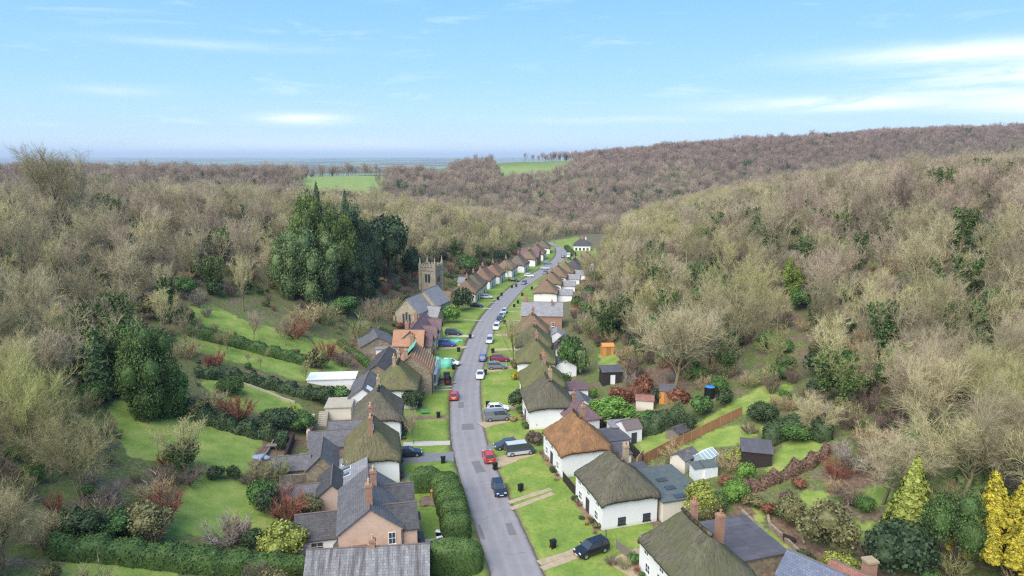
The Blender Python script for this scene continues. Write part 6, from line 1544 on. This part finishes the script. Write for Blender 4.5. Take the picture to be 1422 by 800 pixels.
leafy_tree(1020, 452, 36, 40, M_DUSK, 'dark holly clump beside the hidden pale hut roof', 105, 14, 5000, .08, 'holly_tree', -.04, lr=(.2, .4), out=.64)
leafy_tree(985, 505, 34, 42, M_DUSK, 'dark holly behind the big pale bare tree', 106, 14, 5000, .08, 'holly_tree', -.04, lr=(.2, .4), out=.64)
spire_tree(1398, 800, 'bright golden leaved tree at the bottom right corner')
leafy_tree(1322, 800, 84, 124, M_IVY, 'dark green tall evergreen between the yellow conifer and golden tree', 33, 22, 14000, .045, lr=(.2, .4), out=.7)
leafy_tree(790, 522, 30, 50, M_LAUREL, 'green leafy tree left of the pointed conifer', 34, 9, 3000, .1)
tz_ = float(H(-126, 190)); o_ = tree('bare_tree', BARE_HI[2], (-126, 190, tz_), 1, (1.95, 2.0), 'huge purplish bare tree standing above the left skyline', 'tree', None)
# ivy clad stump group on the biggest lawn
bare_at(258, 660, 76, False, 'ivy clad bare tree standing in front of the biggest lawn', 1.1)
bare_at(118, 705, 130, True, 'big dark stemmed bare tree in the lower left garden', 1.0)
bare_at(338, 432, 66, False, 'mossy yellowish bare tree at the top of the terraces', .8)
bare_at(352, 474, 40, False, 'bare orchard tree on the top terrace, left one'); bare_at(396, 480, 38, False, 'bare orchard tree on the top terrace, right one'); bare_at(316, 492, 34, False, 'bare orchard tree on the middle terrace, left one')
for i, (px, py, h_) in enumerate([(345, 505, 14), (362, 512, 16), (300, 478, 12), (304, 482, 14), (390, 470, 16), (425, 530, 24), (372, 500, 14)]): bare_at(px, py, h_, False, ['tiny pruned fruit tree at the left of the middle terrace', 'tiny pruned fruit tree in the centre of the middle terrace', 'tiny fruit tree beside the left end of the hedge band', 'small fruit tree just below the hedge band', 'small fruit tree behind the hedge band', 'slim bare tree at the right end of the third terrace', 'small fruit tree below the hedge band centre'][i])
bare_at(574, 617, 46, False, 'small bare street tree on the left lawn', .8)
bare_at(713, 508, 62, False, 'leafless street tree with ivy before the mossy right cottages', .75)
bare_at(938, 545, 120, True, 'big pale bare tree standing in the right hand gardens', 1.2)
bare_at(1225, 700, 100, True, 'pale spreading bare tree overhanging the yellow conifer', 1.5)
bare_at(1340, 690, 120, True, 'drooping pale bare tree at the right edge', 1.5)
bare_at(1130, 610, 60, True, 'whitish dead looking tree at the end of the curved hedge', 1.2)
bare_at(8, 800, 130, True, 'pale bare tree filling the lower left corner', 1.0)
bare_at(525, 470, 52, False, 'mossy bare garden tree above the broad barn', 1.0)
for px, py, h_, lb in [(760, 343, 20, 'bare tree by the far junction, left'), (744, 344, 22, 'bare tree behind the farthest left cottages'), (770, 338, 18, 'bare tree by the far junction, right'), (706, 388, 24, 'bare garden tree before the far white cottages'), (697, 356, 24, 'russet garden tree above the far cottages'), (640, 352, 40, 'tall tree above the church terraces'), (600, 366, 40, 'mossy tree left behind the church tower'), (668, 352, 36, 'mossy tree above the far left cottages')]:
    bare_at(px, py, h_, False, lb)

# ------------------------------------------------------------------ sheds, fences and garden things
def place(px, py, h=0): return P(px, py, h)
shed('orange timber shed at the top of a small lawn in the right gardens', place(843, 492), .1, 2.6, 2.4, 2.2, .5, M_WOODN, M_WOODN, doormat=M_WOODO)
shed('bright orange timber hut beside the column conifer', place(926.5, 556), -.3, 2.8, 2.6, 2.2, .8, M_FELT, M_WOODN, doormat=M_WOODO)
shed('black hut with white door among the red shrubs', place(848, 530), .1, 4.2, 3.4, 2.6, .4, M_FELT, M_WOODD, 'pent', doormat=M_PLASTW)
shed('dark timber shed with grey felt roof inside the curved hedge', place(1049, 642), -.25, 4.2, 3.2, 2.2, .7, M_FELT, M_WOODD, 'pent')
shed('grey roofed pale green hut beside the greenhouse', place(950, 648), .75, 3.8, 2.6, 1.9, .7, M_SLATE, M_CREAM, doormat=M_DOORD)
a = shed('small white shed with green roof, left of the pair', place(970, 662), .2, 2.2, 1.6, 1.7, .25, M_COPPER, M_PLASTW, 'pent', group='pair of white sheds with green roofs'); shed('small white shed with green roof, right of the pair', place(984, 660), .2, 2.0, 1.6, 1.7, .25, M_COPPER, M_PLASTW, 'pent', group='pair of white sheds with green roofs')
shed('low grey roofed hut beside the orange fence', place(942, 606), .7, 3.4, 2.6, 1.2, .6, M_SLATED, M_WOODG)
shed('white outhouse with brown roof behind the fresh thatch', place(873, 611), .35, 3.0, 3.4, 2.6, 1.0, M_RIDGET, M_WHITE, doormat=M_DOORD)
shed('pink roofed low shed beside the deep red bush', place(895, 566), -.2, 3.2, 2.6, 1.8, .6, M_TILER, M_CREAM)
shed('pale roof of a hut hidden in the right wood', place(997, 447), .4, 5, 4, 3.6, 1.2, M_SLATEP, M_CREAM)
shed('small grey lean-to roof in the walled yard', place(861, 606), .2, 3.8, 3.0, 2.3, .1, M_SLATEP, M_CREAM, 'flat')
p = place(1133, 795, 3.5); gable('slate_wing', 'blue slate roofed wing at the bottom right edge', p, right_rz(62)+.5, 6.0, 4.5, 2.8, 1.8, M_SLATEB, M_STONE, cat='extension')
p = place(1206, 800, 2.5); o = empty('brick_chimney', p, .2, 'lone red brick chimney stack at the bottom right edge', 'chimney'); MB().box(-.55, .55, -.5, .5, -3, 4.2).build('stack', M_BRICKR, o); MB().box(-.65, .65, -.6, .6, 4.203, 4.45).build('cap', M_BRICKY, o)
p = place(1195, 812, 2.0); gable('low_wing', 'low stone wing under the lone brick chimney', p, right_rz(62)+.5, 6.0, 4.5, 1.8, 1.5, M_TILER, M_STONE, cat='extension')
# greenhouse
p = place(979, 645); o = empty('greenhouse', p, .75, 'small white framed glass greenhouse beside the pale green hut', 'greenhouse')
fr = MB(); gl = MB(); L_, W_, e_, r_ = 1.8, 1.2, 1.5, 2.3
for k in range(5):
    x = -L_+k*L_*.5
    fr.bar((x, -W_, 0), (x, -W_, e_), .04).bar((x, W_, 0), (x, W_, e_), .04).bar((x, -W_, e_), (x, 0, r_), .04).bar((x, W_, e_), (x, 0, r_), .04)
for y, z in ((-W_, e_), (W_, e_), (0, r_), (-W_, .05), (W_, .05)): fr.bar((-L_, y, z), (L_, y, z), .05)
M_GH, nt, b = new_mat('greenhouse glass', .1, .5); b.inputs['Base Color'].default_value = (.55, .66, .68, 1); b.inputs['Alpha'].default_value = .55
for sg in (-1, 1):
    gl.poly([(-L_, sg*W_, .05), (L_, sg*W_, .05), (L_, sg*W_, e_), (-L_, sg*W_, e_)]); gl.poly([(-L_, sg*W_, e_), (L_, sg*W_, e_), (L_, 0, r_), (-L_, 0, r_)]); gl.poly([(sg*L_, -W_, .05), (sg*L_, W_, .05), (sg*L_, W_, e_), (sg*L_, 0, r_), (sg*L_, -W_, e_)])
fr.build('frame', M_PLASTW, o); gl.build('glazing', M_GH, o)
def fence(label, pts, h_=1.7, mat=None, name='fence', post=True):
    pts = [Vector(q) for q in pts]; o = empty(name, pts[0], 0, label, 'fence'); o0 = pts[0]; m = MB(); k = 0
    for a, b_ in zip(pts[:-1], pts[1:]):
        n = max(1, int((b_-a).length/1.8))
        for i in range(n):
            A = a.lerp(b_, i/n); B_ = a.lerp(b_, (i+1)/n); A.z = float(H(A.x, A.y)); B_.z = float(H(B_.x, B_.y)); d = (B_-A).normalized(); nr = Vector((-d.y, d.x, 0)).normalized()*.03
            for j in range(7):
                z0 = .08+j*h_/7; z1 = z0+h_/7*.9
                q = [A+nr, B_+nr, B_-nr, A-nr]; kk = len(m.v)
                m.v += [tuple(x-o0+Vector((0, 0, z0))) for x in q]+[tuple(x-o0+Vector((0, 0, z1))) for x in q]; m.f += [[kk+x for x in y] for y in ((0, 1, 5, 4), (1, 2, 6, 5), (2, 3, 7, 6), (3, 0, 4, 7), (4, 5, 6, 7))]
            if post: MB().box(-.06, .06, -.06, .06, -.2, h_+.15).build('post', mat, o, tuple(A-o0))
    m.build('boards', mat, o); return o
fence('long orange board fence climbing between the right hand gardens', [P(888, 648), P(925, 628), P(960, 612), P(1000, 592), P(1030, 578)], 1.7, M_WOODO)
fence('pale new panel fence beside the green roof', [P(884, 652), P(893, 640)], 1.9, M_WOODT)
fence('dark fence beside the white outhouse', [P(868, 622), P(893, 648)], 1.8, M_WOODD)
fence('weathered panel fence beside the gate of the mossy cottage', [on_lawn(856, 762), on_lawn(880, 782)], 1.3, M_WOODG)
fence('dark timber fence between mossy and orange-brown cottages', [on_lawn(782, 668), on_lawn(800, 690)], 1.5, M_WOODD)
def wall_(label, pts, h_, wd, mat, name='stone_wall'):
    pts = [Vector(q) for q in pts]; o0 = pts[0]; m = MB()
    for a, b_ in zip(pts[:-1], pts[1:]):
        n = max(1, int((b_-a).length/1.0))
        for i in range(n):
            A = a.lerp(b_, i/n); B_ = a.lerp(b_, (i+1)/n); A.z = float(H(A.x, A.y)); B_.z = float(H(B_.x, B_.y)); d = (B_-A).normalized(); nr = Vector((-d.y, d.x, 0)).normalized()*wd/2
            q = [A+nr, B_+nr, B_-nr, A-nr]; kk = len(m.v); m.v += [tuple(x-o0+Vector((0, 0, -.5))) for x in q]+[tuple(x-o0+Vector((0, 0, h_))) for x in q]; m.f += [[kk+x for x in y] for y in ((0, 1, 5, 4), (2, 3, 7, 6), (4, 5, 6, 7))]+([[kk+3, kk, kk+4, kk+7]] if i == 0 else [])+([[kk+1, kk+2, kk+6, kk+5]] if i == n-1 else [])
    o = m.build(name, mat, None, tuple(o0)); tag(o, label, 'wall'); return o
wall_('low stone retaining wall along the lower side of the curved grass path', [P(1030, 715), P(1060, 745), P(1090, 772), P(1110, 792)], .8, .4, M_STONE)
wall_('curved stone edging along the upper side of the grass path', [P(1064, 708), P(1068, 730), P(1095, 755), P(1125, 785)], .5, .35, M_STONE)
wall_('dark retaining wall beside the dug bed on the left', [P(408, 612), P(398, 640), P(388, 668)], 1.5, .35, M_WOODD, 'retaining_wall')
wall_('timber edging across the dug bed on the left', [P(384, 606), P(372, 630), P(352, 655)], .5, .25, M_WOODG, 'timber_edging')
wall_('stone yard wall under the slate outbuildings', [P(388, 673), P(420, 671), P(452, 668)], 1.4, .35, M_STONE, 'yard_wall')
wall_('pale stone edging below the clipped round bush', [P(330, 530), P(370, 545), P(410, 560)], .35, .3, M_STONEP, 'stone_edging')
wall_('pinkish bank wall beside the garden steps', [P(436, 585), P(430, 600), P(428, 612)], 1.4, .5, M_PINK, 'bank_wall')
wall_('white bench like edging above the bottom left lawn', [P(120, 770), P(186, 775)], .35, .5, M_PLASTW, 'white_edging')
for nm, px, py, rz, cnt, lb in (('garden_steps', 447, 592, .15, 8, 'stone garden steps rising beside the pink bank wall'), ('garden_steps', 388, 655, .1, 7, 'timber steps rising beside the dug bed'), ('garden_steps', 416, 652, .0, 7, 'timber steps rising beside the green door')):
    p = P(px, py); m = MB()
    for k in range(cnt): m.box(-.8, .8, k*.42, k*.42+.4, -.4, .12+k*.2)
    o = m.build(nm, M_WOODG if 'timber' in lb else M_STONEP, None, p, rz); tag(o, lb, 'steps')
# paved yard, table, bench, blue ornament and tarpaulins
p = P(435, 655, .5)
o = MB().box(-3.2, 3.2, -1.8, 1.8, -1.5, .15).build('patio', M_STONEP, None, p, left_rz(100)); tag(o, kind='structure')
def bench(label, p, rz, mat):
    o = empty('garden_bench', p, rz, label, 'bench'); MB().box(-.75, .75, -.25, .25, .40, .45).build('seat', mat, o); MB().box(-.75, .75, .22, .27, .5, .9).build('backrest', mat, o)
    for x in (-.65, .65):
        for y in (-.2, .2): MB().box(x-.04, x+.04, y-.04, y+.04, -.1, .397).build('leg', mat, o)
bench('green bench on the left lawn near the lone bin', on_lawn(590, 575), 0, M_GREENP); bench('dark bench beside the curved grass path', P(1096, 752), 2.4, M_WOODD); bench('pale garden seat among the stones right of the olive bush', P(1186, 704), 2.2, M_STONEP)
def heap(label, p, r, h_, mat, name, seed, cat='tarpaulin', rz=0, asp=.7):
    rng = np.random.default_rng(seed); v = ICO3[0].copy(); v = v*(1+.16*np.sin(v[:, :1]*7+seed)+.10*np.sin(v[:, 1:2]*11+2*seed)+.08*np.sin(v[:, 2:]*13)); v = v*np.array([r, r*asp, h_]); v[:, 2] = np.maximum(v[:, 2], -.05)
    o = link(name, mesh_np(name, v, ICO3[1], mat, False), None, p, rz); tag(o, label, cat); return o
ICO3 = ico(1, 3)
heap('green tarpaulin draped over a load on the left lawn', on_lawn(611, 509), 3.0, 2.0, M_TARPG, 'tarpaulin', 3, rz=.1)
heap('blue tarpaulin heap beside the stone gable being reroofed', on_lawn(592, 507), 1.2, .9, M_TARPB, 'tarpaulin', 4); heap('dark blue sheet heap at the corner of the grey green cottage', on_lawn(588, 516), 1.0, 1.6, M_TARPB, 'tarpaulin', 5)
heap('pale green sheet lying on the lawn behind the blue car', on_lawn(633, 473), 2.0, .25, M_TARPG, 'plastic_sheet', 6, 'sheet'); heap('grey blue sheet crumpled on the dug bed', P(362, 636), 1.3, .5, plain('grey blue sheet', (.28, .33, .45), .6), 'plastic_sheet', 7, 'sheet')
heap('orange netting heap on the churchyard slope', P(526, 388), 1.6, .8, M_WOODN, 'netting', 8, 'netting'); heap('orange netting heap beside the cedar trunk', P(537, 390), 1.2, .7, M_WOODN, 'netting', 9, 'netting')
heap('blue garden ornament beside the terrace hedge', P(301, 524), .5, .5, plain('bright blue plastic', (.04, .22, .55), .5), 'garden_ornament', 10, 'ornament', asp=1)
p = P(985, 553); o = empty('water_butt', p, 0, 'black water tank with blue lid beside the right hand lawn', 'water tank'); MB().cyl(0, 0, -.2, 2.2, .95, .95, 16).build('tank', M_BLACK, o); MB().cyl(0, 0, 2.203, 2.35, .9, .6, 16).build('lid', plain('bright blue plastic', (.04, .22, .55)), o)
def table(label, p):
    o = empty('garden_table', p, .2, label, 'table'); MB().box(-.8, .8, -.5, .5, .68, .75).build('tabletop', M_WOODG, o)
    for x in (-.65, .65):
        for y in (-.38, .38): MB().box(x-.05, x+.05, y-.05, y+.05, -.2, .677).build('leg', M_WOODG, o)
table('small grey table on the dug bed', P(378, 624))
def pole(label, p, h_, name='post', r=.05):
    o = MB().cyl(0, 0, -.2, h_, r, r, 6).build(name, M_WOODG, None, p); tag(o, label, 'post')
pole('thin tree stake beside the yellow green bush', P(405, 580), 3.0)
pole('thin pole standing on the biggest lawn', P(221, 640), 4.0)
pole('short dark gatepost by the black parked car', on_lawn(841, 752), 1.6, 'gatepost', .12)
# small standing figure of the brick house lawn: sundial like ornament and a round metal hoop
p = on_lawn(600, 694); o = empty('garden_statue', p, 0, 'small stone ornament in the flower bed of the brick house', 'ornament'); MB().cyl(0, 0, 0, .15, .4, .4, 10).build('base', M_STONE, o); MB().cyl(0, 0, .153, 1.3, .18, .12, 10).cyl(0, 0, 1.3, 1.6, .28, .1, 10).build('urn', M_POT, o)
o = heap('round flower bed of brown plants on the brick house lawn', on_lawn(598, 697), 1.9, .35, M_BROWN, 'flower_bed', 11, 'flower bed', asp=.8)
undergrowth()
